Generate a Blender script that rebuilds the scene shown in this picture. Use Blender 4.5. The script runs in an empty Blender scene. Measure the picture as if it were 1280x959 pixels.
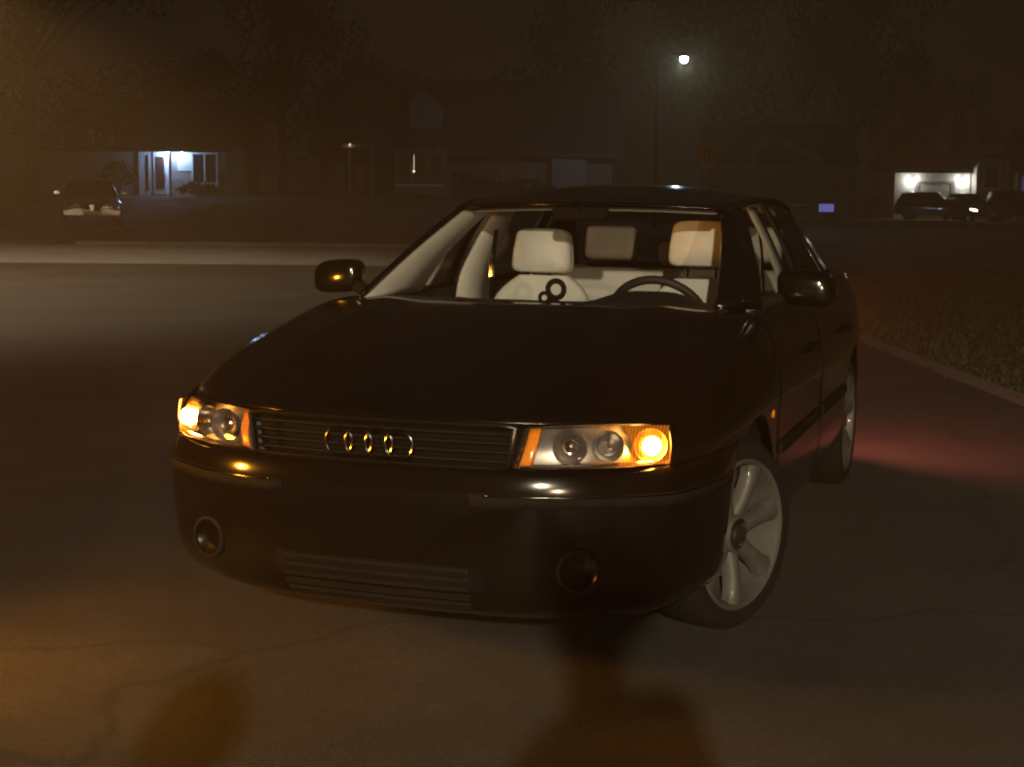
import bpy, bmesh, math, random
from mathutils import Vector, Matrix
random.seed(7)
S = bpy.context.scene
COL = S.collection
PI = math.pi
FPX, CZ, PITCH, ROLL = 1811.97, 1.339, .1209, -.0084

# ------------------------------------------------------------------ helpers
def link(o, parent=None):
    COL.objects.link(o)
    if parent: o.parent = parent
    return o

def tag(o, label=None, cat=None, group=None, kind=None):
    if label: o['label'] = label
    if cat: o['category'] = cat
    if group: o['group'] = group
    if kind: o['kind'] = kind
    return o

def empty(name, loc=(0, 0, 0), rz=0.0, parent=None):
    o = bpy.data.objects.new(name, None)
    o.empty_display_size = .2
    o.location = loc; o.rotation_euler = (0, 0, rz)
    return link(o, parent)

class MB:
    """collects shapes into one mesh"""
    def __init__(s): s.v = []; s.f = []; s.mi = []; s.cur = 0
    def add(s, vs, fs):
        b = len(s.v); s.v += [tuple(v) for v in vs]
        for f in fs: s.f.append(tuple(b + i for i in f)); s.mi.append(s.cur)
        return s
    def box(s, x0, x1, y0, y1, z0, z1, m=None, bev=0.0):
        bm = bmesh.new()
        bmesh.ops.create_cube(bm, size=1)
        for v in bm.verts:
            v.co = Vector(((x0 + x1) / 2 + v.co.x * (x1 - x0), (y0 + y1) / 2 + v.co.y * (y1 - y0), (z0 + z1) / 2 + v.co.z * (z1 - z0)))
        if bev: bmesh.ops.bevel(bm, geom=bm.edges[:], offset=bev, segments=2, affect='EDGES', profile=.6)
        s.bm(bm, m); return s
    def bm(s, bm, m=None):
        bm.verts.index_update()
        vs = [(m @ v.co if m else v.co.copy()) for v in bm.verts]
        s.add(vs, [[v.index for v in f.verts] for f in bm.faces]); bm.free()
    def grid(s, fn, nu, nv, keep=None, closed=False):
        vs = [fn(i / nu, j / nv) for i in range(nu + 1) for j in range(nv + 1)]
        fs = []
        for i in range(nu):
            for j in range(nv):
                q = (i * (nv + 1) + j, (i + 1) * (nv + 1) + j, (i + 1) * (nv + 1) + j + 1, i * (nv + 1) + j + 1)
                if keep is None or keep([vs[k] for k in q]): fs.append(q)
        return s.add(vs, fs)
    def tube(s, pts, r, n=8, caps=True):
        pts = [Vector(p) for p in pts]; rs = r if isinstance(r, (list, tuple)) else [r] * len(pts)
        vs = []; fs = []
        up = Vector((0, 0, 1))
        prev = None
        for i, p in enumerate(pts):
            t = (pts[min(i + 1, len(pts) - 1)] - pts[max(i - 1, 0)]).normalized()
            if prev is None:
                a = t.cross(up if abs(t.z) < .9 else Vector((1, 0, 0))).normalized()
            else:
                a = (prev - t * prev.dot(t)).normalized()
            prev = a; b = t.cross(a)
            for k in range(n):
                an = 2 * PI * k / n
                vs.append(p + (a * math.cos(an) + b * math.sin(an)) * rs[i])
        for i in range(len(pts) - 1):
            for k in range(n):
                fs.append((i * n + k, i * n + (k + 1) % n, (i + 1) * n + (k + 1) % n, (i + 1) * n + k))
        if caps:
            fs.append(tuple(range(n))[::-1]); fs.append(tuple((len(pts) - 1) * n + k for k in range(n)))
        return s.add(vs, fs)
    def lathe(s, prof, origin, axis, n=24):
        """prof: list of (distance along the axis, radius)"""
        o = Vector(origin); ax = Vector(axis).normalized()
        a = ax.cross(Vector((0, 0, 1)) if abs(ax.z) < .9 else Vector((1, 0, 0))).normalized(); b = ax.cross(a)
        vs = []; fs = []
        for d, r in prof:
            for k in range(n):
                an = 2 * PI * k / n
                vs.append(o + ax * d + (a * math.cos(an) + b * math.sin(an)) * max(r, 1e-4))
        for i in range(len(prof) - 1):
            for k in range(n):
                fs.append((i * n + k, i * n + (k + 1) % n, (i + 1) * n + (k + 1) % n, (i + 1) * n + k))
        return s.add(vs, fs)
    def prism(s, poly, y0, y1):
        """poly in (x, z), extruded along y"""
        n = len(poly)
        vs = [(x, y0, z) for x, z in poly] + [(x, y1, z) for x, z in poly]
        fs = [tuple(range(n)), tuple(range(2 * n - 1, n - 1, -1))]
        fs += [(i, (i + 1) % n, n + (i + 1) % n, n + i)[::-1] for i in range(n)]
        return s.add(vs, fs)
    def build(s, name, mats, parent=None, smooth=False, loc=None, solid=0.0, sub=0, bevel=0.0):
        me = bpy.data.meshes.new(name); me.from_pydata(s.v, [], s.f)
        for m in (mats if isinstance(mats, (list, tuple)) else [mats]): me.materials.append(m)
        for p, mi in zip(me.polygons, s.mi): p.material_index = mi
        bm = bmesh.new(); bm.from_mesh(me)
        bmesh.ops.remove_doubles(bm, verts=bm.verts, dist=1e-5)
        loose = [v for v in bm.verts if not v.link_faces]
        if loose: bmesh.ops.delete(bm, geom=loose, context='VERTS')
        bmesh.ops.recalc_face_normals(bm, faces=bm.faces)
        bm.to_mesh(me); bm.free()
        if smooth:
            for p in me.polygons: p.use_smooth = True
            try: me.set_sharp_from_angle(angle=math.radians(42))
            except Exception: pass
        o = bpy.data.objects.new(name, me); link(o, parent)
        if loc: o.location = loc
        if solid:
            m = o.modifiers.new('solid', 'SOLIDIFY'); m.thickness = solid; m.offset = 0
        if bevel:
            m = o.modifiers.new('bev', 'BEVEL'); m.width = bevel; m.segments = 2; m.limit_method = 'ANGLE'
        if sub:
            m = o.modifiers.new('sub', 'SUBSURF'); m.levels = sub; m.render_levels = sub
        return o

def lerp(a, b, t): return a + (b - a) * t
def interp(tab, x):
    if x <= tab[0][0]: return tab[0][1]
    for (a, va), (b, vb) in zip(tab, tab[1:]):
        if x <= b:
            return lerp(va, vb, (x - a) / (b - a))
    return tab[-1][1]
def smi(tab, x):
    """smooth interpolation (Catmull-Rom on the table)"""
    n = len(tab)
    if x <= tab[0][0]: return tab[0][1]
    if x >= tab[-1][0]: return tab[-1][1]
    for i in range(n - 1):
        if x <= tab[i + 1][0]:
            x0, y0 = tab[i]; x1, y1 = tab[i + 1]
            h = x1 - x0; t = (x - x0) / h
            m0 = (y1 - tab[i - 1][1]) / (x1 - tab[i - 1][0]) if i > 0 else (y1 - y0) / h
            m1 = (tab[i + 2][1] - y0) / (tab[i + 2][0] - x0) if i < n - 2 else (y1 - y0) / h
            return (2*t**3-3*t*t+1)*y0 + (t**3-2*t*t+t)*h*m0 + (-2*t**3+3*t*t)*y1 + (t**3-t*t)*h*m1
def sstep(a, b, x):
    t = min(1, max(0, (x - a) / (b - a))); return t * t * (3 - 2 * t)

# ------------------------------------------------------------------ materials
def mat(name, col, rough=.6, metal=0.0, coat=0.0, var=.25, scale=8.0, bump=0.0, bscale=None, emit=None, estr=0.0, spec=None, col2=None, sheen=0.0, detail=6):
    m = bpy.data.materials.new(name); m.use_nodes = True
    nt = m.node_tree; N = nt.nodes; L = nt.links
    p = N['Principled BSDF']
    p.inputs['Roughness'].default_value = rough; p.inputs['Metallic'].default_value = metal
    p.inputs['Coat Weight'].default_value = coat; p.inputs['Coat Roughness'].default_value = .06
    if spec is not None: p.inputs['Specular IOR Level'].default_value = spec
    if sheen: p.inputs['Sheen Weight'].default_value = sheen
    tc = N.new('ShaderNodeTexCoord')
    nz = N.new('ShaderNodeTexNoise'); nz.inputs['Scale'].default_value = scale; nz.inputs['Detail'].default_value = detail
    L.new(tc.outputs['Object'], nz.inputs['Vector'])
    rp = N.new('ShaderNodeValToRGB')
    c2 = col2 or tuple(min(1, c * (1 + var)) for c in col)
    c1 = tuple(c * (1 - var) for c in col)
    rp.color_ramp.elements[0].color = (*c1, 1); rp.color_ramp.elements[1].color = (*c2, 1)
    rp.color_ramp.elements[0].position = .3; rp.color_ramp.elements[1].position = .7
    L.new(nz.outputs['Fac'], rp.inputs['Fac']); L.new(rp.outputs['Color'], p.inputs['Base Color'])
    if bump:
        nb = N.new('ShaderNodeTexNoise'); nb.inputs['Scale'].default_value = bscale or scale * 6; nb.inputs['Detail'].default_value = 4
        L.new(tc.outputs['Object'], nb.inputs['Vector'])
        b = N.new('ShaderNodeBump'); b.inputs['Strength'].default_value = bump; b.inputs['Distance'].default_value = .02
        L.new(nb.outputs['Fac'], b.inputs['Height']); L.new(b.outputs['Normal'], p.inputs['Normal'])
    if emit:
        p.inputs['Emission Color'].default_value = (*emit, 1); p.inputs['Emission Strength'].default_value = estr
    return m

def emitter(name, col, strength):
    m = bpy.data.materials.new(name); m.use_nodes = True
    nt = m.node_tree; nt.nodes.clear()
    e = nt.nodes.new('ShaderNodeEmission'); e.inputs[0].default_value = (*col, 1); e.inputs[1].default_value = strength
    o = nt.nodes.new('ShaderNodeOutputMaterial'); nt.links.new(e.outputs[0], o.inputs[0]); return m

def glass(name, tint=(.85, .85, .82), refl=1.0, rough=.01):
    m = bpy.data.materials.new(name); m.use_nodes = True
    nt = m.node_tree; nt.nodes.clear(); N = nt.nodes; L = nt.links
    t = N.new('ShaderNodeBsdfTransparent'); t.inputs[0].default_value = (*tint, 1)
    g = N.new('ShaderNodeBsdfGlossy'); g.inputs['Roughness'].default_value = rough
    fr = N.new('ShaderNodeFresnel'); fr.inputs['IOR'].default_value = 1.45
    mx = N.new('ShaderNodeMixShader'); o = N.new('ShaderNodeOutputMaterial')
    mu = N.new('ShaderNodeMath'); mu.operation = 'MULTIPLY'; mu.inputs[1].default_value = refl
    L.new(fr.outputs[0], mu.inputs[0]); L.new(mu.outputs[0], mx.inputs[0]); L.new(t.outputs[0], mx.inputs[1]); L.new(g.outputs[0], mx.inputs[2]); L.new(mx.outputs[0], o.inputs[0])
    return m

def brick_mat(name, c1, c2, mortar, scale=1.0):
    m = mat(name, c1, .85)
    nt = m.node_tree; N = nt.nodes; L = nt.links; p = N['Principled BSDF']
    tc = N.new('ShaderNodeTexCoord'); mp = N.new('ShaderNodeMapping')
    mp.inputs['Rotation'].default_value = (PI / 2, 0, 0)
    b = N.new('ShaderNodeTexBrick'); b.inputs['Scale'].default_value = scale
    b.inputs['Color1'].default_value = (*c1, 1); b.inputs['Color2'].default_value = (*c2, 1); b.inputs['Mortar'].default_value = (*mortar, 1)
    b.inputs['Brick Width'].default_value = .24; b.inputs['Row Height'].default_value = .08; b.inputs['Mortar Size'].default_value = .01
    L.new(tc.outputs['Object'], mp.inputs[0]); L.new(mp.outputs[0], b.inputs['Vector']); L.new(b.outputs['Color'], p.inputs['Base Color'])
    return m

M = {}
M['paint'] = mat('dark car paint', (.0035, .0026, .002), .14, 0, .4, .12, 30, spec=.35)
M['black_plastic'] = mat('black trim plastic', (.010, .009, .008), .75, 0, 0, .2, 60, bump=.15, bscale=400, spec=.05)
M['rubber'] = mat('tyre rubber', (.006, .0055, .005), .85, 0, 0, .3, 40, bump=.3, bscale=160, spec=.2)
M['alloy'] = mat('brushed alloy wheel', (.085, .082, .076), .6, .4, .2, .12, 20)
M['chrome'] = mat('chrome trim', (.75, .74, .72), .10, 1.0, 0, .05, 20)
M['dull_chrome'] = mat('lamp reflector metal', (.62, .60, .58), .16, 1.0, 0, .08, 15)
M['ring'] = mat('tarnished chrome ring', (.09, .085, .08), .15, 1, 0, .1, 20)
M['dark_chrome'] = mat('dark chrome', (.035, .032, .03), .3, .9, 0, .1, 20)
M['smoke_chrome'] = mat('smoked lamp housing', (.28, .26, .25), .28, .7, 0, .15, 25)
M['cream'] = mat('cream leather', (.70, .70, .68), .48, 0, 0, .06, 7, bump=.12, bscale=140)
M['cream_trim'] = mat('cream interior trim', (.60, .59, .57), .65, 0, 0, .06, 9, bump=.08, bscale=220)
M['headliner'] = mat('pale cloth headliner', (.66, .62, .55), .9, 0, 0, .1, 30)
M['dash'] = mat('black soft dashboard', (.018, .016, .014), .6, 0, 0, .2, 40, bump=.12, bscale=260)
M['glass'] = glass('windscreen glass', (.93, .93, .90), .30)
M['side_glass'] = glass('tinted side glass', (.80, .82, .78), .6)
M['lens'] = glass('clear lamp lens', (.97, .95, .93), .5, .03)
M['amber_lens'] = mat('amber lamp plastic', (.75, .24, .02), .2, 0, .5, .1, 60)
M['amber_trans'] = glass('amber indicator lens', (1.0, .60, .22), .5, .06)
_n = M['amber_trans'].node_tree; _e = _n.nodes.new('ShaderNodeEmission'); _e.inputs[0].default_value = (1, .27, .015, 1); _e.inputs[1].default_value = .40   # the lit lens itself glows
_tc = _n.nodes.new('ShaderNodeTexCoord'); _w = _n.nodes.new('ShaderNodeTexWave'); _w.inputs['Scale'].default_value = 42; _w.inputs['Distortion'].default_value = .6; _n.links.new(_tc.outputs['Object'], _w.inputs['Vector'])
_mr = _n.nodes.new('ShaderNodeMapRange'); _mr.inputs['To Min'].default_value = .12; _mr.inputs['To Max'].default_value = .60; _n.links.new(_w.outputs['Fac'], _mr.inputs['Value']); _n.links.new(_mr.outputs[0], _e.inputs[1])
_a = _n.nodes.new('ShaderNodeAddShader'); _o = [q for q in _n.nodes if q.type == 'OUTPUT_MATERIAL'][0]; _m = _o.inputs[0].links[0].from_socket
_n.links.new(_m, _a.inputs[0]); _n.links.new(_e.outputs[0], _a.inputs[1]); _n.links.new(_a.outputs[0], _o.inputs[0])
M['bulb'] = emitter('lit amber bulb', (1, .44, .07), 260)
M['red_lens'] = mat('red tail lamp lens', (.4, .012, .01), .25, 0, .5, .2, 60, emit=(1, .05, .03), estr=.6)
M['asphalt'] = mat('asphalt', (.040, .037, .033), .88, 0, 0, .22, 1.6, bump=.30, bscale=210, detail=10)
def add_speckle(m, scale, amount, stain):
    nt = m.node_tree; N = nt.nodes; L = nt.links; p = N['Principled BSDF']
    tc = N.new('ShaderNodeTexCoord'); v = N.new('ShaderNodeTexVoronoi'); v.inputs['Scale'].default_value = scale
    L.new(tc.outputs['Object'], v.inputs['Vector'])
    src = p.inputs['Base Color'].links[0].from_socket
    r = N.new('ShaderNodeValToRGB'); r.color_ramp.elements[0].color = (1 - amount, 1 - amount, 1 - amount, 1); r.color_ramp.elements[1].color = (1 + amount, 1 + amount, 1 + amount, 1)
    L.new(v.outputs['Color'], r.inputs['Fac'])
    mx = N.new('ShaderNodeMixRGB'); mx.blend_type = 'MULTIPLY'; mx.inputs[0].default_value = 1
    L.new(src, mx.inputs[1]); L.new(r.outputs['Color'], mx.inputs[2])
    n = N.new('ShaderNodeTexNoise'); n.inputs['Scale'].default_value = .45; n.inputs['Detail'].default_value = 8; n.inputs['Roughness'].default_value = .65
    L.new(tc.outputs['Object'], n.inputs['Vector'])
    r2 = N.new('ShaderNodeValToRGB'); r2.color_ramp.elements[0].position = .42; r2.color_ramp.elements[1].position = .60
    k = 1 - stain; r2.color_ramp.elements[0].color = (k, k, k, 1); r2.color_ramp.elements[1].color = (1, 1, 1, 1)
    L.new(n.outputs['Fac'], r2.inputs['Fac'])
    m2 = N.new('ShaderNodeMixRGB'); m2.blend_type = 'MULTIPLY'; m2.inputs[0].default_value = 1
    L.new(mx.outputs[0], m2.inputs[1]); L.new(r2.outputs['Color'], m2.inputs[2])
    # fine cracks
    w = N.new('ShaderNodeTexVoronoi'); w.feature = 'DISTANCE_TO_EDGE'; w.inputs['Scale'].default_value = .55
    nz = N.new('ShaderNodeTexNoise'); nz.inputs['Scale'].default_value = 1.7; nz.inputs['Detail'].default_value = 6
    L.new(tc.outputs['Object'], nz.inputs['Vector'])
    av = N.new('ShaderNodeMixRGB'); av.inputs[0].default_value = .35; L.new(tc.outputs['Object'], av.inputs[1]); L.new(nz.outputs['Color'], av.inputs[2]); L.new(av.outputs[0], w.inputs['Vector'])
    r3 = N.new('ShaderNodeValToRGB'); r3.color_ramp.elements[0].position = .0; r3.color_ramp.elements[1].position = .012; r3.color_ramp.elements[0].color = (.55, .55, .55, 1)
    L.new(w.outputs['Distance'], r3.inputs['Fac'])
    m3 = N.new('ShaderNodeMixRGB'); m3.blend_type = 'MULTIPLY'; m3.inputs[0].default_value = 1
    L.new(m2.outputs[0], m3.inputs[1]); L.new(r3.outputs['Color'], m3.inputs[2])
    L.new(m3.outputs[0], p.inputs['Base Color'])
add_speckle(M['asphalt'], 110, .35, .35)
M['concrete'] = mat('weathered concrete', (.22, .21, .195), .85, 0, 0, .14, 1.2, bump=.25, bscale=60)
M['kerb'] = mat('worn kerb', (.15, .14, .13), .9, 0, 0, .25, 2)
M['lawn'] = mat('lawn', (.040, .050, .020), .95, 0, 0, .4, .9, bump=.6, bscale=40, detail=10)
M['blade'] = mat('grass blade', (.030, .036, .014), .8, 0, 0, .35, 3)
M['siding'] = mat('white siding', (.68, .68, .68), .6, 0, 0, .06, 2)
M['grey_siding'] = mat('grey siding', (.36, .35, .35), .7, 0, 0, .08, 2)
M['trim'] = mat('white painted trim', (.78, .78, .77), .5, 0, 0, .05, 4)
M['shingle'] = mat('dark roof shingles', (.032, .028, .026), .9, 0, 0, .35, 5, bump=.5, bscale=14)
M['brick'] = brick_mat('brown brick', (.30, .24, .20), (.22, .17, .14), (.40, .38, .35))
M['dark_brick'] = brick_mat('dark red brick', (.16, .075, .05), (.11, .05, .035), (.22, .2, .18))
M['win'] = mat('dark window glass', (.012, .013, .016), .30, 0, 0, .3, 2)
M['door_red'] = mat('dark red door', (.075, .032, .036), .45, 0, .2, .15, 5)
M['bark'] = mat('bark', (.075, .055, .038), .95, 0, 0, .35, 6, bump=.8, bscale=18)
M['leaf'] = mat('leaf', (.030, .040, .015), .7, 0, 0, .5, .35)
M['metal'] = mat('galvanised steel', (.30, .30, .29), .45, .8, 0, .15, 10)
M['sign_back'] = mat('sign face', (.24, .17, .13), .6, 0, 0, .12, 6)
M['pole_dark'] = mat('dark weathered pole', (.008, .007, .006), 1, 0, 0, .3, 10, spec=0)
M['brown_trim'] = mat('brown painted trim', (.035, .025, .018), .8, 0, 0, .2, 6)
M['dim_siding'] = mat('weathered taupe siding', (.16, .145, .13), .8, 0, 0, .12, 3)
M['black'] = mat('black paint', (.006, .006, .006), .9, spec=.03)
M['skin'] = mat('skin', (.45, .28, .20), .55, 0, 0, .1, 12)
M['hair'] = mat('dark hair', (.02, .014, .01), .6, 0, 0, .3, 60)
M['jacket'] = mat('dark jacket', (.03, .032, .04), .85, 0, 0, .2, 30, bump=.2, bscale=90)
M['jeans'] = mat('blue jeans', (.04, .055, .10), .9, 0, 0, .25, 50)
M['shoe'] = mat('shoe', (.05, .05, .05), .6)
M['wire'] = mat('silver car paint', (.50, .50, .50), .3, .6, 1.0, .08, 20)
M['navy'] = mat('charcoal car paint', (.03, .032, .036), .3, .4, 1.0, .12, 20)
M['hedge'] = mat('hedge leaf', (.035, .05, .018), .8, 0, 0, .45, 1.2)

# ------------------------------------------------------------------ camera: at the origin of the ground plan, looking along +Y
cp, sp_, cr, sr = math.cos(PITCH), math.sin(PITCH), math.cos(ROLL), math.sin(ROLL)
F = Vector((0, cp, -sp_)); R0 = Vector((1, 0, 0)); D0 = Vector((0, -sp_, -cp))
RV = R0 * cr + D0 * sr; DV = D0 * cr - R0 * sr
cam = bpy.data.cameras.new('camera'); camo = link(bpy.data.objects.new('camera', cam))
camo.matrix_world = Matrix(((RV.x, -DV.x, -F.x, 0), (RV.y, -DV.y, -F.y, 0), (RV.z, -DV.z, -F.z, CZ), (0, 0, 0, 1)))
cam.sensor_width = 36; cam.lens = FPX / 1280 * 36; cam.clip_start = .05; cam.clip_end = 2000
S.camera = camo
def at(px, py, y):
    """the point of the place seen at that pixel of the photograph, y metres ahead"""
    d = F + RV * ((px - 640) / FPX) + DV * ((py - 479.5) / FPX)
    t = y / d.y
    return Vector((0, 0, CZ)) + d * t
CYAW = -.345
def car_to_world(X, Y, Z=0):
    c, s = math.cos(CYAW), math.sin(CYAW)
    x, y = X - 1.69, Y + 4.5428
    return Vector((c * x - s * y, s * x + c * y, Z))

# ------------------------------------------------------------------ terrain
PA = [(0, 0), (25, 0), (32, .20), (38, .36), (44, .58), (55, 1.1), (66, 1.78), (72, 1.88), (95, 2.3), (220, 3.0)]
PB = [(0, 0), (25, 0), (60, .42), (95, .84), (220, 1.3)]
def tz(x, y):
    if y < 20: return 0.0
    t = sstep(-.12, .16, x / y)
    return lerp(smi(PA, y), smi(PB, y), t)

def sheet(name, poly_fn, xs, ys, m, dz, kind='structure'):
    b = MB(); nx, ny = len(xs), len(ys)
    vs = [poly_fn(x, y) for y in ys for x in xs]
    vs = [(p[0], p[1], tz(p[0], p[1]) + dz) for p in vs]
    b.add(vs, [(j * nx + i, j * nx + i + 1, (j + 1) * nx + i + 1, (j + 1) * nx + i) for j in range(ny - 1) for i in range(nx - 1)])
    return tag(b.build(name, m, smooth=True), kind=kind)
def rng(a, b, n): return [a + (b - a) * i / n for i in range(n + 1)]
sheet('ground', lambda x, y: (x, y), [-900, -400, -200] + rng(-120, 120, 60) + [200, 400, 900], [-300, -100, -40] + rng(-20, 130, 75) + [180, 260, 500, 1000], M['lawn'], -.04)
KX = 3.55       # the road's right edge
sheet('road', lambda x, y: (x, y), rng(-11, KX, 8), rng(-44, 29.8, 30), M['asphalt'], 0)
sheet('cross_street', lambda x, y: (x, y), rng(-90, KX, 40), rng(29.8, 36.5, 8), M['concrete'], .004)
sheet('far_street', lambda x, y: (x, y), rng(4, 95, 30), rng(72, 79, 5), M['asphalt'], .0)
sheet('driveway', lambda x, y: (x, y), rng(-15.6, -11.9, 4), rng(36.6, 60, 12), M['concrete'], .002)
# kerb along the right edge of the road and round the far side of the cross street
def kerb(name, pts, w=.15, h=.10):
    b = MB()
    for (x0, y0), (x1, y1) in zip(pts, pts[1:]):
        d = Vector((x1 - x0, y1 - y0)).normalized(); n = Vector((-d.y, d.x)) * w
        q = []
        for x, y in ((x0, y0), (x1, y1)):
            z = tz(x, y)
            q += [(x, y, z - .06), (x + n.x, y + n.y, z - .06), (x + n.x, y + n.y, z + h), (x, y, z + h)]
        b.add(q, [(0, 1, 2, 3), (4, 7, 6, 5), (3, 2, 6, 7), (0, 3, 7, 4), (1, 5, 6, 2)])
    return tag(b.build(name, M['kerb']), kind='structure')
kerb('kerb', [(KX + .15 - .0, y) for y in range(-40, 44, 4)], .15, .03)
kerb('kerb', [(-x, 36.6) for x in range(-3, 12, 2)], -.15, .09)
kerb('kerb', [(-x, 36.6) for x in range(16, 92, 4)], -.15, .09)

# grass: tufts on the near part of the lawn
def grass():
    b = MB(); rr = random.Random(3)
    for k in range(26000):
        y = 7 + 26 * rr.random() ** 1.5
        x = KX - .02 + rr.random() ** 1.3 * (y * .38 - KX + 1.5 if y * .38 > KX else 1.5)
        z = tz(x, y) - .04; h = rr.uniform(.02, .060) * (1.8 if rr.random() < .05 else 1); a = rr.random() * 6.3; w = rr.uniform(.008, .018) * (1 + y / 25)
        lx, ly = rr.gauss(0, .04), rr.gauss(0, .04)
        c, s = math.cos(a) * w, math.sin(a) * w
        b.add([(x - c, y - s, z), (x + c, y + s, z), (x + lx, y + ly, z + h)], [(0, 1, 2)])
    return tag(b.build('grass', M['blade']), kind='stuff')
grass()

# ------------------------------------------------------------------ the big sedan
car = empty('parked_car', car_to_world(0, 0, 0), CYAW)
tag(car, 'large dark sedan in front with cream seats and glowing amber indicators', 'car')
SX = [(-.72, .776), (-.66, .80), (-.55, .828), (-.42, .852), (-.2, .872), (0, .88), (.5, .884), (1.5, .884), (2.2, .882), (2.65, .876), (3.0, .855), (3.3, .80), (3.46, .72)]
ZT = [(-.72, .748), (-.66, .757), (-.45, .82), (-.2, .88), (0, .92), (.36, .985), (.8, .99), (1.5, .995), (2.3, 1.005), (2.8, 1.02), (3.2, 1.02), (3.46, 1.0)]
OT = [(-.72, .006), (-.66, .036), (-.3, .055), (0, .07), (.36, .088), (2.6, .095), (3.3, .075)]
def sx(Y): return smi(SX, Y)
def zt(Y): return smi(ZT, Y)
def side(Y, z, s=1, o=0.0):
    T = zt(Y); w = (z - .18) / (T - .18)
    off = interp(OT, Y) * (max(0, (w - .66) / .34)) ** 2.2 + .07 * max(0, 1 - w / .28) ** 1.6
    cr = .006 * math.exp(-((z - .70) / .05) ** 2)
    return (s * (sx(Y) - off + cr + o), Y, z)
def arch(verts, cy, R=.372, cz=.315):
    """opens the wheel arch: keep test + snapping"""
    out = []
    for v in verts:
        if abs(v[0]) > .45:
            dy, dz = v[1] - cy, v[2] - cz; r = math.hypot(dy, dz)
            if r < R and r > R - .075 and r > 1e-6:
                v = (v[0], cy + dy / r * R, cz + dz / r * R)
        out.append(v)
    return out
def inside(q, cy, R=.372, cz=.315):
    return all(abs(v[0]) > .45 and math.hypot(v[1] - cy, v[2] - cz) < R - .001 for v in q)
def panel(name, fn, nu, nv, m, parent, cy=None, keep=None, solid=.004):
    vs = [fn(i / nu, j / nv) for i in range(nu + 1) for j in range(nv + 1)]
    if cy is not None: vs = arch(vs, cy)
    fs = []
    for i in range(nu):
        for j in range(nv):
            q = (i * (nv + 1) + j, (i + 1) * (nv + 1) + j, (i + 1) * (nv + 1) + j + 1, i * (nv + 1) + j + 1)
            if cy is not None and all(abs(vs[k][0]) > .45 and math.hypot(vs[k][1] - cy, vs[k][2] - .315) <= .3725 for k in q): continue
            if keep and not keep([vs[k] for k in q]): continue
            fs.append(q)
    b = MB(); b.add(vs, fs)
    return b.build(name, m, parent, smooth=True, solid=solid)

# front curve of the nose (half): x -> Y
YF = [(0, -.955), (.2, -.950), (.41, -.926), (.55, -.878), (.66, -.812), (.73, -.765), (.776, -.72)]
def front_pts(n_c=44, n_s=16, ye=-.20):
    pts = []
    for i in range(n_c + 1):
        x = -.776 + 1.552 * i / n_c
        pts.append((x, smi(YF, abs(x))))
    for k in range(1, n_s + 1):
        Y = lerp(-.72, ye, k / n_s)
        pts.append((sx(Y), Y)); pts.insert(0, (-sx(Y), Y))
    return pts
FP = front_pts()
FN = []
for i, p in enumerate(FP):
    a = FP[max(0, i - 1)]; b = FP[min(len(FP) - 1, i + 1)]
    t = Vector((b[0] - a[0], b[1] - a[1])).normalized(); FN.append(Vector((t.y, -t.x)))
BO = [(.205, -.10), (.225, -.055), (.26, -.02), (.31, .0), (.40, .012), (.50, .020), (.58, .020), (.615, .012), (.64, 0)]
def bump_fn(u, v, o=0.0):
    f = u * (len(FP) - 1); i = int(round(f)); p = FP[i]; n = FN[i]
    z = lerp(.205, .642, v)
    k = smi(BO, z) + o
    edge = sstep(0, 8, min(i, len(FP) - 1 - i))
    k = lerp(min(k, 0) * .7, k, edge)
    return (p[0] + n.x * k, p[1] + n.y * k, z)
panel('front_bumper', bump_fn, len(FP) - 1, 20, M['paint'], car, cy=0.0)
# rub strip across the bumper, interrupted for the plate, with a bright inlay
def bar_on_bumper(name, i0, i1, z0, z1, o, m, parent, sol=.010):
    b = MB()
    def fn(u, v):
        i = int(round(lerp(i0, i1, u))); z = lerp(z0, z1, v)
        p = bump_fn(i / (len(FP) - 1), (z - .205) / .437, o)
        return p
    b.grid(fn, i1 - i0, 2)
    return b.build(name, m, parent, smooth=True, solid=sol)
nF = len(FP) - 1
for s in (0, 1):
    a, c = (4, 30) if s == 0 else (nF - 30, nF - 4)
    st = bar_on_bumper('bumper_strip', a, c, .537, .573, .001, M['black_plastic'], car, .006)
    bar_on_bumper('inlay', a + 1, c - 1, .566, .571, .005, M['ring'], st, .004)
# lower intakes
b = MB()
for z in (.245, .272, .299, .326, .353):
    b.grid(lambda u, v: bump_fn(int(round(lerp(30, nF - 30, u))) / nF, (lerp(z, z + .012, v) - .205) / .437, .012), nF - 60, 1)
lg = b.build('lower_grille', M['black_plastic'], car, smooth=False, solid=.012)
bar_on_bumper('backing', 29, nF - 29, .236, .368, .003, M['black'], lg, .003)
# fog lamps
for s in (-1, 1):
    i = min(range(nF + 1), key=lambda k: abs(FP[k][0] - s * .57))
    p = bump_fn(i / nF, (.365 - .205) / .437, .006); n = FN[i]
    ax = Vector((n.x * .5, n.y, 0)).normalized()
    b = MB(); b.lathe([(-.03, .062), (.008, .062), (.012, .052), (.0, .050)], p, ax, 24)
    fg = b.build('fog_lamp', M['black_plastic'], car, smooth=True)
    b = MB(); b.lathe([(-.02, .004), (-.018, .02), (-.008, .04), (.002, .050)], p, ax, 20); b.build('reflector', M['dark_chrome'], fg, smooth=True)
    b = MB(); b.lathe([(.006, .050), (.010, .03), (.012, .001)], p, ax, 20); b.build('lens', M['lens'], fg, smooth=True)
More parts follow.
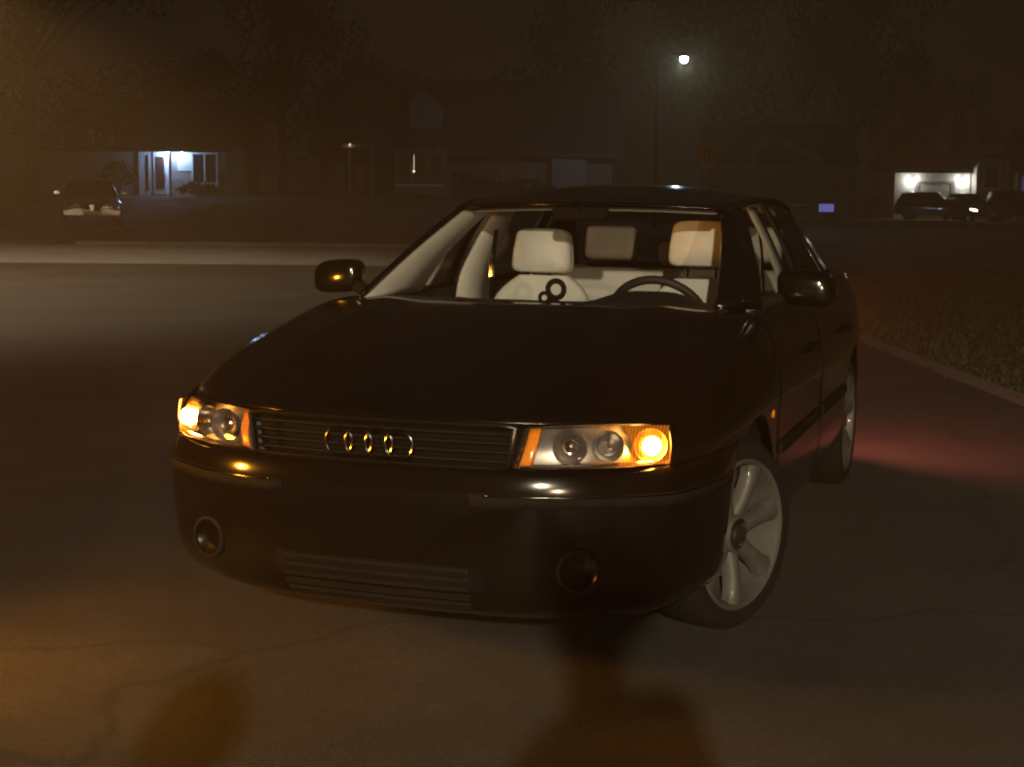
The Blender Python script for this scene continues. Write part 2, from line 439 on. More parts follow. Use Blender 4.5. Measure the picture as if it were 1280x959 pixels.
# fenders
for s in (-1, 1):
    FC = rng(-.72, -.2, 16) + [.372 * math.sin(a) for a in rng(-.53, PI / 2, 26)][1:] + [.3722, .395]
    def fn(u, v, s=s):
        Y = FC[int(round(u * (len(FC) - 1)))]
        zb = .643 if Y < -.199 else (.315 + math.sqrt(max(0, .372 ** 2 - Y * Y)) if Y < .3721 else .22)
        return side(Y, lerp(zb, zt(Y), v), s)
    fd = panel('fender', fn, len(FC) - 1, 24, M['paint'], car)
    b = MB(); p = Vector(side(.28, .66, s)); b.lathe([(0, .016), (.006, .014), (.008, .004)], p, (s, 0, 0), 12)
    b.build('side_repeater', M['amber_lens'], fd, smooth=True)
# doors
def door(name, Y0, Y1, s, cy=None):
    def fn(u, v): Y = lerp(Y0, Y1, u); return side(Y, lerp(.255, zt(Y), v), s)
    d = panel(name, fn, 30, 26, M['paint'], car, cy=cy)
    yh = Y1 - .22
    b = MB(); p0 = side(yh - .09, .80, s, .004); p1 = side(yh + .09, .81, s, .004)
    b.tube([p0, (p0[0] + s * .03, p0[1] + .02, p0[2]), (p1[0] + s * .03, p1[1] - .02, p1[2]), p1], .012, 8)
    h = b.build('handle', M['paint'], d, smooth=True)
    b = MB(); b.grid(lambda u, v: side(lerp(max(Y0 + .03, .42), min(Y1 - .03, 2.28), u), lerp(.50, .54, v), s, .007), 20, 2)
    b.build('side_moulding', M['black_plastic'], d, smooth=True, solid=.012)
    return d
for s in (-1, 1):
    door('front_door', .40, 1.44, s); door('rear_door', 1.445, 2.44, s, cy=2.65)
    def fn(u, v, s=s): Y = lerp(2.445, 3.46, u); return side(Y, lerp(.25, zt(Y), v), s)
    q = panel('quarter_panel', fn, 36, 26, M['paint'], car, cy=2.65)
    b = MB(); b.grid(lambda u, v, s=s: side(lerp(.37, 2.28, u), lerp(.18, .262, v), s, -.004), 30, 3)
    b.build('sill', M['paint'], car, smooth=True, solid=.006)
# hood
HF = [(0, -.940), (.2, -.932), (.435, -.872), (.6, -.785), (.70, -.715), (.764, -.66)]
def hood_fn(u, v):
    s = u * 2 - 1; a = abs(s)
    xf = .764 * a; yf = smi(HF, xf); zf = .775 - .022 * a * a - .002
    xr = (sx(.36) - .088) * a; yr = .36 - .25 * (1 - a * a); zr = 1.012 - .030 * a ** 3
    Y = lerp(yf, yr, v)
    Ye = lerp(-.66, .36, v)
    xe = side(Ye, zt(Ye))[0]; ze = zt(Ye)
    zc = lerp(.773, 1.016, 1 - (1 - v) ** 1.35)
    z = lerp(ze, zc, 1 - a ** 2.4)
    z += .010 * math.exp(-((a - .62) / .10) ** 2) * sstep(0, .3, v)
    if v < .08: z -= (1 - v / .08) ** 2 * .012
    return (math.copysign(xe * a, s), Y, z)
hood = panel('hood', hood_fn, 48, 34, M['paint'], car)
# grille with four rings
b = MB(); b.grid(lambda u, v: (lerp(-.395, .395, u), smi(YF, abs(lerp(-.395, .395, u))) + .045, lerp(.60, .765, v)), 20, 2)
gr = b.build('grille', M['black'], car)
b = MB()
for z in (.655, .680, .705, .730):
    b.grid(lambda u, v: (lerp(-.399, .399, u), smi(YF, abs(lerp(-.399, .399, u))) + .014, lerp(z, z + .006, v)), 20, 1)
b.build('slat', M['black_plastic'], gr, solid=.012)
b = MB()
def gy(x): return smi(YF, abs(x)) - .004
fr = [(-.402, .752)] + [(x, .757) for x in rng(-.36, .36, 12)] + [(.402, .752), (.385, .645)] + [(x, .640) for x in rng(.34, -.34, 12)] + [(-.385, .645), (-.402, .752)]
b.tube([(x, gy(x), z) for x, z in fr], .0075, 8, caps=False)
b.build('frame', M['dark_chrome'], gr, smooth=True)
for k in range(4):
    cx = -.0915 + .061 * k - .012; pts = []
    for i in range(33):
        a = 2 * PI * i / 32; pts.append((cx + .041 * math.cos(a), gy(cx) - .008 - .003 * (k % 2), .692 + .040 * math.sin(a)))
    b = MB(); b.tube(pts, .0042, 8, caps=False); b.build('emblem_ring', M['ring'], gr, smooth=True)

# headlights
LP = dict(it=Vector((.425, -.880, .750)), ib=Vector((.405, -.926, .640)), ot=Vector((.764, -.664, .748)), ob=Vector((.778, -.715, .646)))
def lamp_patch(u, v, s, back=0.0, grow=0.0):
    """u from the inner end outwards, v from bottom to top"""
    bot = LP['ib'].lerp(LP['ob'], u); top = LP['it'].lerp(LP['ot'], u)
    p = bot.lerp(top, v)
    n = Vector((.50, -.82, .20)).normalized()
    p = p + n * (.050 * math.sin(PI * min(1, u)) + .012 * math.sin(PI * v) - back)
    # bottom edge bows down a little at the middle
    p.z -= .006 * math.sin(PI * u) * (1 - v)
    return (p.x * s, p.y, p.z)
for s in (-1, 1):
    b = MB(); b.grid(lambda u, v: lamp_patch(u, v, s, .075), 16, 6)
    for (f0, n) in ((lambda t, w: lamp_patch(t, 0, s, .075 * w), 16), (lambda t, w: lamp_patch(t, 1, s, .075 * w), 16), (lambda t, w: lamp_patch(0, t, s, .075 * w), 6), (lambda t, w: lamp_patch(1, t, s, .075 * w), 6)):
        b.grid(f0, n, 3)
    hl = b.build('headlight', M['smoke_chrome'], car, smooth=True)
    b = MB(); b.grid(lambda u, v: lamp_patch(u, v, s, -.002), 24, 8); b.build('lens', M['lens'], hl, smooth=True)
    def bowl(u, r, depth, name, m, v=.5, back=.012):
        c = Vector(lamp_patch(u, v, s, back)); ax = Vector((s * (.42 if u > .8 else .18), -.95, .02)).normalized()
        b = MB(); b.lathe([(-depth, r * .12), (-depth * .9, r * .45), (-depth * .55, r * .8), (0, r), (.004, r * 1.07), (-.006, r * 1.10)], c, ax, 28)
        return b.build(name, m, hl, smooth=True), c, ax
    o, c, ax = bowl(.30, .044, .050, 'reflector', M['smoke_chrome'], back=.030)
    b = MB(); b.lathe([(-.045, .026), (-.03, .030), (-.015, .026), (-.006, .016), (-.002, .001)], c, ax, 24); b.build('projector', M['dull_chrome'], hl, smooth=True)
    o, c, ax = bowl(.56, .040, .040, 'reflector', M['dull_chrome'], back=.042)
    b = MB(); b.lathe([(-.045, .008), (-.02, .009), (-.012, .006), (-.010, .001)], c, ax, 12); b.build('cap', M['dull_chrome'], hl, smooth=True)
    # lit indicator in the outer end
    o, c, ax = bowl(.86, .043, .030, 'reflector', M['dull_chrome'], back=.036)
    b = MB(); bm = bmesh.new(); bmesh.ops.create_uvsphere(bm, u_segments=16, v_segments=10, radius=.026)
    b.bm(bm, Matrix.Translation(c + ax * .024)); b.build('bulb', M['bulb'], hl, smooth=True)
    b = MB(); b.grid(lambda u, v: lamp_patch(lerp(.62 + .07 * math.sin(PI * v), .995, u), lerp(.03, .97, v), s, .002), 12, 10); b.build('indicator_lens', M['amber_trans'], hl, smooth=True)
    # amber light caught by the inner edge, put in as a coloured strip, and the bright lower ledge
    b = MB(); b.grid(lambda u, v: lamp_patch(lerp(.012, .085, u), lerp(.04, .96, v), s, .012), 3, 6); b.build('amber_reflection', M['amber_lens'], hl, smooth=True, solid=.004)
    b = MB(); b.tube([lamp_patch(u, .06, s, .014) for u in rng(.02, .98, 16)], .006, 8); b.build('ledge', M['dull_chrome'], hl, smooth=True)
    # two small washer nozzles below the inner end
# nose panel between lamps and hood (body front, dark) and inner body
b = MB()
b.grid(lambda u, v: (lerp(-.76, .76, u), smi(HF, abs(lerp(-.76, .76, u))) + .10, lerp(.30, .74, v)), 24, 2)
b.box(-.74, .74, -.60, .30, .235, .26); b.box(-.80, .80, .30, 3.3, .17, .21)
b.box(-.70, .70, .26, .30, .21, .96)
for s in (-1, 1):
    b.box(s * .52 - .01, s * .52 + .01, -.6, .3, .21, .70)
    b.box(s * .52 - .01, s * .52 + .01, 2.2, 3.2, .21, .70)
body = b.build('body', M['black'], car)
for s in (-1, 1):
    for cy in (0.0, 2.65):
        b = MB()
        b.grid(lambda u, v: (s * lerp(.53, sx(cy + .36 * math.cos(PI * u)) - .03, v), cy + .365 * math.cos(PI * u), .315 + .365 * math.sin(PI * u)), 20, 2)
        b.build('wheel_arch_liner', M['black_plastic'], car, smooth=True)
# rear end: bumper, boot lid, tail lamps
YR = [(0, 3.60), (.3, 3.595), (.55, 3.56), (.66, 3.51), (.72, 3.46)]
def rear_fn(u, v):
    x = lerp(-.72, .72, u); z = lerp(.24, .72, v); return (x, smi(YR, abs(x)) + .03 * math.sin(PI * min(1, v * 1.1)) - .05 * (1 - v) ** 3, z)
panel('rear_bumper', rear_fn, 24, 12, M['paint'], car)
def boot_fn(u, v):
    x = lerp(-.72, .72, u)
    if v < .4: return (x * .98, smi(YR, abs(x)) - .02 - .05 * (v / .4) ** 2, lerp(.72, 1.03, v / .4) - .02 * abs(x / .72) ** 4)
    t = (v - .4) / .6; return (x * lerp(.98, .93, t), lerp(smi(YR, abs(x)) - .07, 3.02 - .06 * (1 - (x / .72) ** 2), t), 1.03 + .03 * math.sin(PI * t * .7) - .02 * abs(x / .72) ** 4)
panel('boot_lid', boot_fn, 24, 20, M['paint'], car)
for s in (-1, 1):
    b = MB()
    def tl(u, v): x = lerp(.42, .735, u); return (s * x, smi(YR, x) + .006 + (.0 if x < .7 else -.0), lerp(.74, .90, v))
    b.grid(tl, 10, 4); t = b.build('tail_lamp', M['red_lens'], car, smooth=True, solid=.01)
    l = bpy.data.lights.new('tail_light', 'SPOT'); l.color = (1, .20, .14); l.energy = 75; l.spot_size = math.radians(160); l.spot_blend = .6; l.shadow_soft_size = .07
    lo = link(bpy.data.objects.new('tail_light', l), t); lo.location = (s * .60, 3.62, .82); lo.rotation_euler = (math.radians(66), 0, s * math.radians(-48))
# ---- greenhouse
A0, A1 = Vector((.675, .350, 1.008)), Vector((.540, 1.045, 1.338))
def wsc(u, v):      # windscreen: u across -1..1, v from cowl to header
    a = A0.lerp(A1, v); x = a.x * u
    bow = (1 - u * u)
    y = a.y - lerp(.205, .10, v) * bow
    z = a.z + lerp(.016, .012, v) * bow + .018 * math.sin(PI * v)
    return (x, y, z)
b = MB(); b.grid(lambda u, v: wsc(u * 2 - 1, v), 24, 12); b.build('windscreen', M['glass'], car, smooth=True)
# roof panel with rails
RAIL = [(1.045, .555, 1.338), (1.25, .580, 1.365), (1.6, .592, 1.382), (2.0, .590, 1.378), (2.4, .570, 1.345), (2.58, .552, 1.315)]
def railp(Y): return smi([(r[0], r[1]) for r in RAIL], Y), smi([(r[0], r[2]) for r in RAIL], Y)
def roof_fn(u, v):
    s = u * 2 - 1; yc = lerp(.945, 2.60, v); ye = lerp(1.045, 2.58, v); Y = lerp(yc, ye, s * s)
    rx, rz = railp(ye)
    cr = lerp(.014, .058, sstep(0, .5, v))
    return (rx * s, Y, rz + cr * (1 - abs(s) ** 2.3))
panel('roof', roof_fn, 28, 24, M['paint'], car)
b = MB(); b.grid(lambda u, v: tuple(Vector(roof_fn(lerp(.05, .95, u), lerp(.03, .97, v))) - Vector((0, 0, .03))), 16, 12); b.build('headliner', M['headliner'], car, smooth=True)
# header strip over the windscreen (inside edge)
def strip(name, P, Q, m, parent, n=10, solid=.02, bow=None):
    b = MB()
    def fn(u, v):
        p = P(u).lerp(Q(u), v)
        return tuple(p)
    b.grid(fn, n, 2); return b.build(name, m, parent, smooth=True, solid=solid)
def poly3(pts):
    pts = [Vector(p) for p in pts]
    L = [0]
    for a, c in zip(pts, pts[1:]): L.append(L[-1] + (c - a).length)
    T = [l / L[-1] for l in L]
    def f(t):
        return Vector((smi([(T[i], pts[i].x) for i in range(len(pts))], t), smi([(T[i], pts[i].y) for i in range(len(pts))], t), smi([(T[i], pts[i].z) for i in range(len(pts))], t)))
    return f
WB = lambda Y: Vector((sx(Y) - .105, Y, zt(Y)))      # belt line
for s in (-1, 1):
    fx = lambda p, s=s: Vector((p[0] * s, p[1], p[2]))
    ain = poly3([fx((.672, .345, 1.006)), fx((.612, .70, 1.178)), fx((.540, 1.045, 1.340))])
    aout = poly3([fx((.780, .60, .992)), fx((.715, .82, 1.135)), fx((.640, 1.03, 1.265)), fx((.572, 1.20, 1.352))])
    strip('front_pillar', ain, aout, M['paint'], car, 12, .022)
    fillp = poly3([fx((.672, .345, 1.004)), fx((.73, .45, 1.0)), fx((.780, .60, .990))])
    foutp = poly3([fx((.672, .345, .985)), fx((.787, .36, .975)), fx((.785, .60, .975))])
    # side glass: one sheet per door, from the belt up to the rail
    def gl(Y0, Y1, n, name, m):
        b = MB()
        def fn(u, v):
            Yb, Yt = lerp(Y0[0], Y1[0], u), lerp(Y0[1], Y1[1], u)
            p = WB(Yb); rx, rz = railp(max(1.05, Yt)); q = Vector((rx + .004, Yt, rz - .008))
            r = p.lerp(q, v); r.x += .020 * math.sin(PI * v); return (r.x * s, r.y, r.z)
        b.grid(fn, n, 8); return b.build(name, m, car, smooth=True)
    gl((.62, 1.16), (1.44, 1.50), 12, 'front_door_window', M['side_glass'])
    gl((1.52, 1.58), (2.30, 2.28), 12, 'rear_door_window', M['side_glass'])
    b = MB()
    def pil(u, v, o=0):
        Y0, Y1 = (1.44, 1.50), (1.52, 1.58)
        Yb, Yt = lerp(Y0[0], Y1[0], u), lerp(Y0[1], Y1[1], u); p = WB(Yb); rx, rz = railp(Yt); q = Vector((rx + .004, Yt, rz - .008))
        r = p.lerp(q, v); r.x += .020 * math.sin(PI * v) + .004; return (r.x * s, r.y, r.z)
    b.grid(pil, 2, 8); b.build('middle_pillar', M['black_plastic'], car, smooth=True, solid=.012)
    # rear pillar
    ri = poly3([fx((.572, 2.28, 1.352)), fx((.66, 2.32, 1.20)), fx((.775, 2.32, 1.005))])
    ro = poly3([fx((.552, 2.58, 1.318)), fx((.600, 2.80, 1.20)), fx((.665, 3.06, 1.045))])
    strip('rear_pillar', ri, ro, M['paint'], car, 12, .02)
    ri2 = poly3([fx((.775, 2.30, 1.005)), fx((.783, 2.7, 1.015)), fx((.770, 3.06, 1.02))]); ro2 = poly3([fx((.775, 2.32, 1.006)), fx((.73, 2.75, 1.03)), fx((.665, 3.06, 1.045))])
    strip('rear_shoulder', ri2, ro2, M['paint'], car, 8, .012)
    # roof edge and bright window surround
    b = MB(); b.tube([fx((railp(Y)[0] + .003, Y, railp(Y)[1] - .006)) for Y in rng(1.05, 2.58, 16)], .011, 8); b.build('roof_rail', M['black_plastic'], car, smooth=True)
    b = MB(); b.tube([fx((WB(Y).x + .008, Y, WB(Y).z + .004)) for Y in rng(.62, 2.32, 16)], .007, 6); b.build('belt_trim', M['black_plastic'], car, smooth=True)
    # cream trim inside: front pillar / door top, and the broad centre pillar
    a_in = poly3([fx((.680, .37, 1.000)), fx((.618, .71, 1.165)), fx((.546, 1.05, 1.322))])
    a_out = poly3([fx((.652, .85, 1.000)), fx((.600, 1.06, 1.17)), fx((.545, 1.36, 1.325))])
    strip('pillar_trim', a_in, a_out, M['cream_trim'], car, 14, .012)
    b_in = poly3([fx((.712, 1.42, .72)), fx((.712, 1.43, 1.0)), fx((.645, 1.47, 1.18)), fx((.552, 1.50, 1.345))])
    b_out = poly3([fx((.700, 1.78, .72)), fx((.690, 1.77, 1.0)), fx((.625, 1.74, 1.18)), fx((.545, 1.70, 1.345))])
    pt = strip('pillar_trim', b_in, b_out, M['cream_trim'], car, 12, .014)
    # belt hanging from the centre pillar
    b = MB(); b.grid(lambda u, v: (s * (lerp(.59, .635, u ** .6)) , lerp(1.56, 1.58, u) + .045 * v, lerp(1.24, .55, u)), 10, 1)
    b.build('seat_belt', M['black_plastic'], car, solid=.004)
    b = MB(); b.box(s * .600 - .008, s * .600 + .008, 1.53, 1.555, 1.03, 1.13, bev=.003); b.build('belt_guide', M['chrome'], car)
    # door inner panel
    b = MB(); b.grid(lambda u, v: (s * (sx(1) - .115 - .05 * (1 - v) * .6), lerp(.40, 2.30, u), lerp(.24, .985, v)), 12, 4)
    b.build('door_lining', M['dash'], car, smooth=True, solid=.02)
    # mirrors
    bm = bmesh.new(); bmesh.ops.create_uvsphere(bm, u_segments=24, v_segments=14, radius=1)
    for v in bm.verts:
        x, y, z = v.co
        sgn = lambda t, p: math.copysign(abs(t) ** p, t)
        v.co = Vector((sgn(x, .62) * .105, sgn(y, .7) * .062 if y < 0 else sgn(y, .25) * .028, sgn(z, .62) * .066 - .012 * x * s))
    b = MB(); b.bm(bm, Matrix.Translation((s * .925, .69, 1.062)))
    mi = b.build('wing_mirror', M['paint'], car, smooth=True)
    b = MB(); b.tube([(s * .76, .64, 1.0), (s * .80, .65, 1.012), (s * .86, .675, 1.03)], [.03, .026, .022], 10); b.build('bracket', M['black_plastic'], mi, smooth=True)
    b = MB(); b.grid(lambda u, v: (s * lerp(.84, 1.005, u), .722, lerp(1.012, 1.112, v)), 2, 2); b.build('mirror_glass', M['chrome'], mi)
# rear window
def rwin(u, v):
    s = u * 2 - 1; a = Vector((.552, 2.58, 1.318)).lerp(Vector((.665, 3.06, 1.045)), v); bow = 1 - s * s
    return (a.x * s, a.y + .06 * bow * v, a.z + lerp(.056, .018, v) * bow + .02 * math.sin(PI * v))
b = MB(); b.grid(rwin, 16, 10); b.build('rear_window', M['side_glass'], car, smooth=True)
# cowl, wipers
b = MB(); b.grid(lambda u, v: (lerp(-.76, .76, u), lerp(.10, .40, v) + .25 * (abs(lerp(-1, 1, u)) ** 2), .985 - .012 * abs(lerp(-1, 1, u)) ** 3), 16, 3); b.build('cowl', M['black_plastic'], car, smooth=True)
for x0, x1 in ((-.50, .10), (.10, .60)):
    b = MB()
    def wp(x, d=0): u = x / .66; p = Vector(wsc(u, .0 + d)); return p + Vector((0, -.004, -.012))
    b.tube([wp(lerp(x0, x1, t), .0) for t in rng(0, 1, 8)], .006, 6)
    b.tube([wp(x1, .0), Vector(wp(x1)) + Vector((.03, -.05, -.01)), wp(lerp(x0, x1, .5), .01) + Vector((0, -.012, .008))], .007, 6)
    b.build('wiper', M['black_plastic'], car, smooth=True)
# ---- interior
def cushion(name, w, d, h, m, parent, mtx, bev=.03):
    b = MB(); bm = bmesh.new(); bmesh.ops.create_cube(bm, size=1)
    for v in bm.verts: v.co = Vector((v.co.x * w, v.co.y * d, v.co.z * h))
    bmesh.ops.bevel(bm, geom=bm.edges[:], offset=bev, segments=4, affect='EDGES', profile=.55)
    b.bm(bm, mtx); return b.build(name, m, parent, smooth=True)
def Mx(loc, rx=0, ry=0, rz=0):
    from mathutils import Euler
    return Matrix.Translation(loc) @ Euler((rx, ry, rz)).to_matrix().to_4x4()
def seat(x, hz):
    st = empty('front_seat', (0, 0, 0), 0, car)
    b = MB()      # shaped back: narrows to rounded shoulders
    def fn(u, v):
        a = 2 * PI * u; z = v
        w = .25 * (1 - .12 * z - .42 * max(0, (z - .72) / .28) ** 2.2)
        d = .068 * (1 - .35 * z)
        cx, cy = math.cos(a), math.sin(a)
        px = math.copysign(abs(cx) ** .55, cx) * w; py = math.copysign(abs(cy) ** .7, cy) * d
        if cy < 0: py += .030 * (1 - (px / w) ** 2) * .7 - .0
        return (x + px, 1.30 + py + .20 * z, .50 + .545 * z)
    b.grid(fn, 40, 20)
    top = [fn(i / 40, 1.0) for i in range(40)]; b.add(top, [tuple(range(40))])
    b.build('backrest', M['cream'], st, smooth=True)
    cushion('seat_cushion', .50, .52, .16, M['cream'], st, Mx((x, 1.02, .45), math.radians(8)), .05)
    hb = MB()
    bm = bmesh.new(); bmesh.ops.create_cube(bm, size=1)
    bmesh.ops.subdivide_edges(bm, edges=bm.edges[:], cuts=3, use_grid_fill=True)
    for v in bm.verts:
        X, Y, Z = v.co
        k = 1 - .22 * max(0, Z + .1)
        v.co = Vector((X * .265 * k, Y * .105 + .03 * (1 - (2 * X) ** 2) * (-1), Z * .185))
    bmesh.ops.bevel(bm, geom=[e for e in bm.edges if e.calc_face_angle(0) > .9], offset=.028, segments=3, affect='EDGES', profile=.5)
    hb.bm(bm, Mx((x, 1.485, hz), math.radians(-8)))
    h = hb.build('headrest', M['cream'], st, smooth=True)
    for k in (-.06, .06):
        b = MB(); b.tube([(x + k, 1.50, 1.0), (x + k, 1.49, hz - .05)], .007, 8); b.build('headrest_post', M['chrome'], st, smooth=True)
    
    return st
seat(-.335, 1.150); seat(.365, 1.190)
rs = empty('rear_seat', (0, 0, 0), 0, car)
cushion('bench', 1.25, .50, .17, M['cream'], rs, Mx((0, 2.08, .43), math.radians(8)), .05)
cushion('backrest', 1.26, .16, .64, M['cream'], rs, Mx((0, 2.44, .73), math.radians(-20)), .05)
for x, w, h, z in ((-.33, .26, .17, 1.165), (.40, .26, .17, 1.165), (.02, .20, .115, 1.115)):
    cushion('headrest', w, .10, h, M['cream'], rs, Mx((x, 2.545, z), math.radians(-12)), .035)
b = MB(); b.box(-.62, .62, 2.55, 3.0, 1.0, 1.02); b.build('parcel_shelf', M['dash'], car)
# dashboard with binnacle hood
b = MB()
def dash(u, v):
    x = lerp(-.70, .70, u); y = lerp(.24, .74, v) + .12 * abs(x) ** 2; z = .985 + .012 * math.sin(PI * v) - .10 * max(0, (v - .8) / .2) ** 2
    z += .045 * math.exp(-((x - .36) / .17) ** 4) * sstep(.35, .75, v)
    return (x, y, z)
b.grid(dash, 40, 14); b.grid(lambda u, v: (lerp(-.70, .70, u), .74 + .1 * v, lerp(.89, .45, v)), 10, 4)
b.build('dashboard', M['dash'], car, smooth=True)
# steering wheel, tilted
sw = empty('steering_wheel', (0, 0, 0), 0, car)
c = Vector((.350, .83, .915)); ax = Vector((0, .86, .50)).normalized(); e1 = Vector((1, 0, 0)); e2 = ax.cross(e1)
if e2.z < 0: e2 = -e2
b = MB(); b.tube([c + (e1 * math.cos(2 * PI * i / 40) + e2 * math.sin(2 * PI * i / 40)) * .185 for i in range(41)], .0165, 10, caps=False); b.build('rim', M['dash'], sw, smooth=True)
b = MB(); b.lathe([(-.05, .03), (-.03, .07), (.0, .082), (.022, .07), (.03, .0)], c, ax, 24)
for a in (PI, 0, -PI / 2):
    d = e1 * math.cos(a) + e2 * math.sin(a); b.tube([c + d * .06, c + d * .175], [.022, .016], 8)
b.build('hub', M['dash'], sw, smooth=True)
# inside mirror
cushion('interior_mirror', .23, .035, .052, M['black_plastic'], car, Mx((-.01, .97, 1.318), math.radians(-15)), .015)
b = MB(); b.tube([(-.01, .96, 1.335), (-.01, .93, 1.375)], .011, 8); b.build('mirror_stalk', M['chrome'], car, smooth=True)
# centre console
b = MB(); b.box(-.12, .12, .80, 1.75, .22, .60, bev=.02); b.build('console', M['dash'], car)
# ---- wheels
def wheel(s, cy, steer=0.0):
    w = empty('wheel', (s * .765, cy, .310), steer, car)
    R, r = .310, .238
    b = MB(); b.lathe([(-.105 * s, r), (-.11 * s, r + .03), (-.105 * s, R - .02), (-.085 * s, R - .004), (0, R), (.075 * s, R - .004), (.098 * s, R - .022), (.104 * s, r + .035), (.094 * s, r + .004)], (0, 0, 0), (1, 0, 0), 56)
    b.build('tyre', M['rubber'], w, smooth=True)
    b = MB()
    b.lathe([(.094 * s, r + .006), (.100 * s, r), (.094 * s, r - .010), (.05 * s, r - .022), (-.09 * s, r - .03)], (0, 0, 0), (1, 0, 0), 56)
    n = 7
    for k in range(n):
        a = 2 * PI * k / n + .22
        def sp(u, v):
            rr = lerp(.045, r - .006, u); hw = lerp(.030, .036, u) * (1 - .25 * math.sin(PI * u)) if u < .8 else lerp(.031, .046, (u - .8) / .2)
            t = lerp(-1, 1, v) * hw
            x = s * (lerp(.070, .092, math.sin(u * PI / 2)) - .016 * (abs(lerp(-1, 1, v)) ** 3))
            return (x, rr * math.cos(a) - t * math.sin(a), rr * math.sin(a) + t * math.cos(a))
        b.grid(sp, 8, 6)
        def edge(u, v, q=1):
            p = Vector(sp(u, q)); return (p.x - s * .03 * v, p.y, p.z)
        b.grid(lambda u, v: edge(u, v, 0), 8, 1); b.grid(lambda u, v: edge(u, v, 1), 8, 1)
    b.lathe([(.045 * s, .06), (.072 * s, .062), (.080 * s, .05)], (0, 0, 0), (1, 0, 0), 28)
    b.build('rim', M['alloy'], w, smooth=True)
    b = MB(); b.lathe([(.079 * s, .05), (.083 * s, .034), (.087 * s, .030), (.088 * s, .001)], (0, 0, 0), (1, 0, 0), 24); b.build('hub_cap', M['dull_chrome'], w, smooth=True)
    b = MB(); b.lathe([(.012 * s, .001), (.012 * s, .15), (-.01 * s, .15), (-.01 * s, .05)], (0, 0, 0), (1, 0, 0), 32); b.build('brake_disc', M['metal'], w, smooth=True)
    return w
wheel(1, 0, -.36); wheel(-1, 0, -.36); wheel(1, 2.65); wheel(-1, 2.65)

# a little black ring figure standing on the dashboard
orn = empty('dashboard_ornament', car_to_world(.083, .36, .995), CYAW)
tag(orn, 'small black double ring stand on the dashboard in front of the passenger seat', 'ornament')
b = MB()
b.tube([(.030 * math.cos(2 * PI * i / 24) + .008, 0, .056 + .030 * math.sin(2 * PI * i / 24)) for i in range(25)], .010, 8, caps=False); b.build('ring', M['black_plastic'], orn, smooth=True)
b = MB(); b.tube([(.017 * math.cos(2 * PI * i / 20) - .032, -.01, .026 + .017 * math.sin(2 * PI * i / 20)) for i in range(21)], .007, 8, caps=False); b.build('ring', M['black_plastic'], orn, smooth=True)
b = MB(); b.lathe([(0, .05), (.006, .05), (.012, .03), (.02, .012), (.03, .01)], (0, 0, 0), (0, 0, 1), 20); b.build('base', M['black_plastic'], orn, smooth=True)

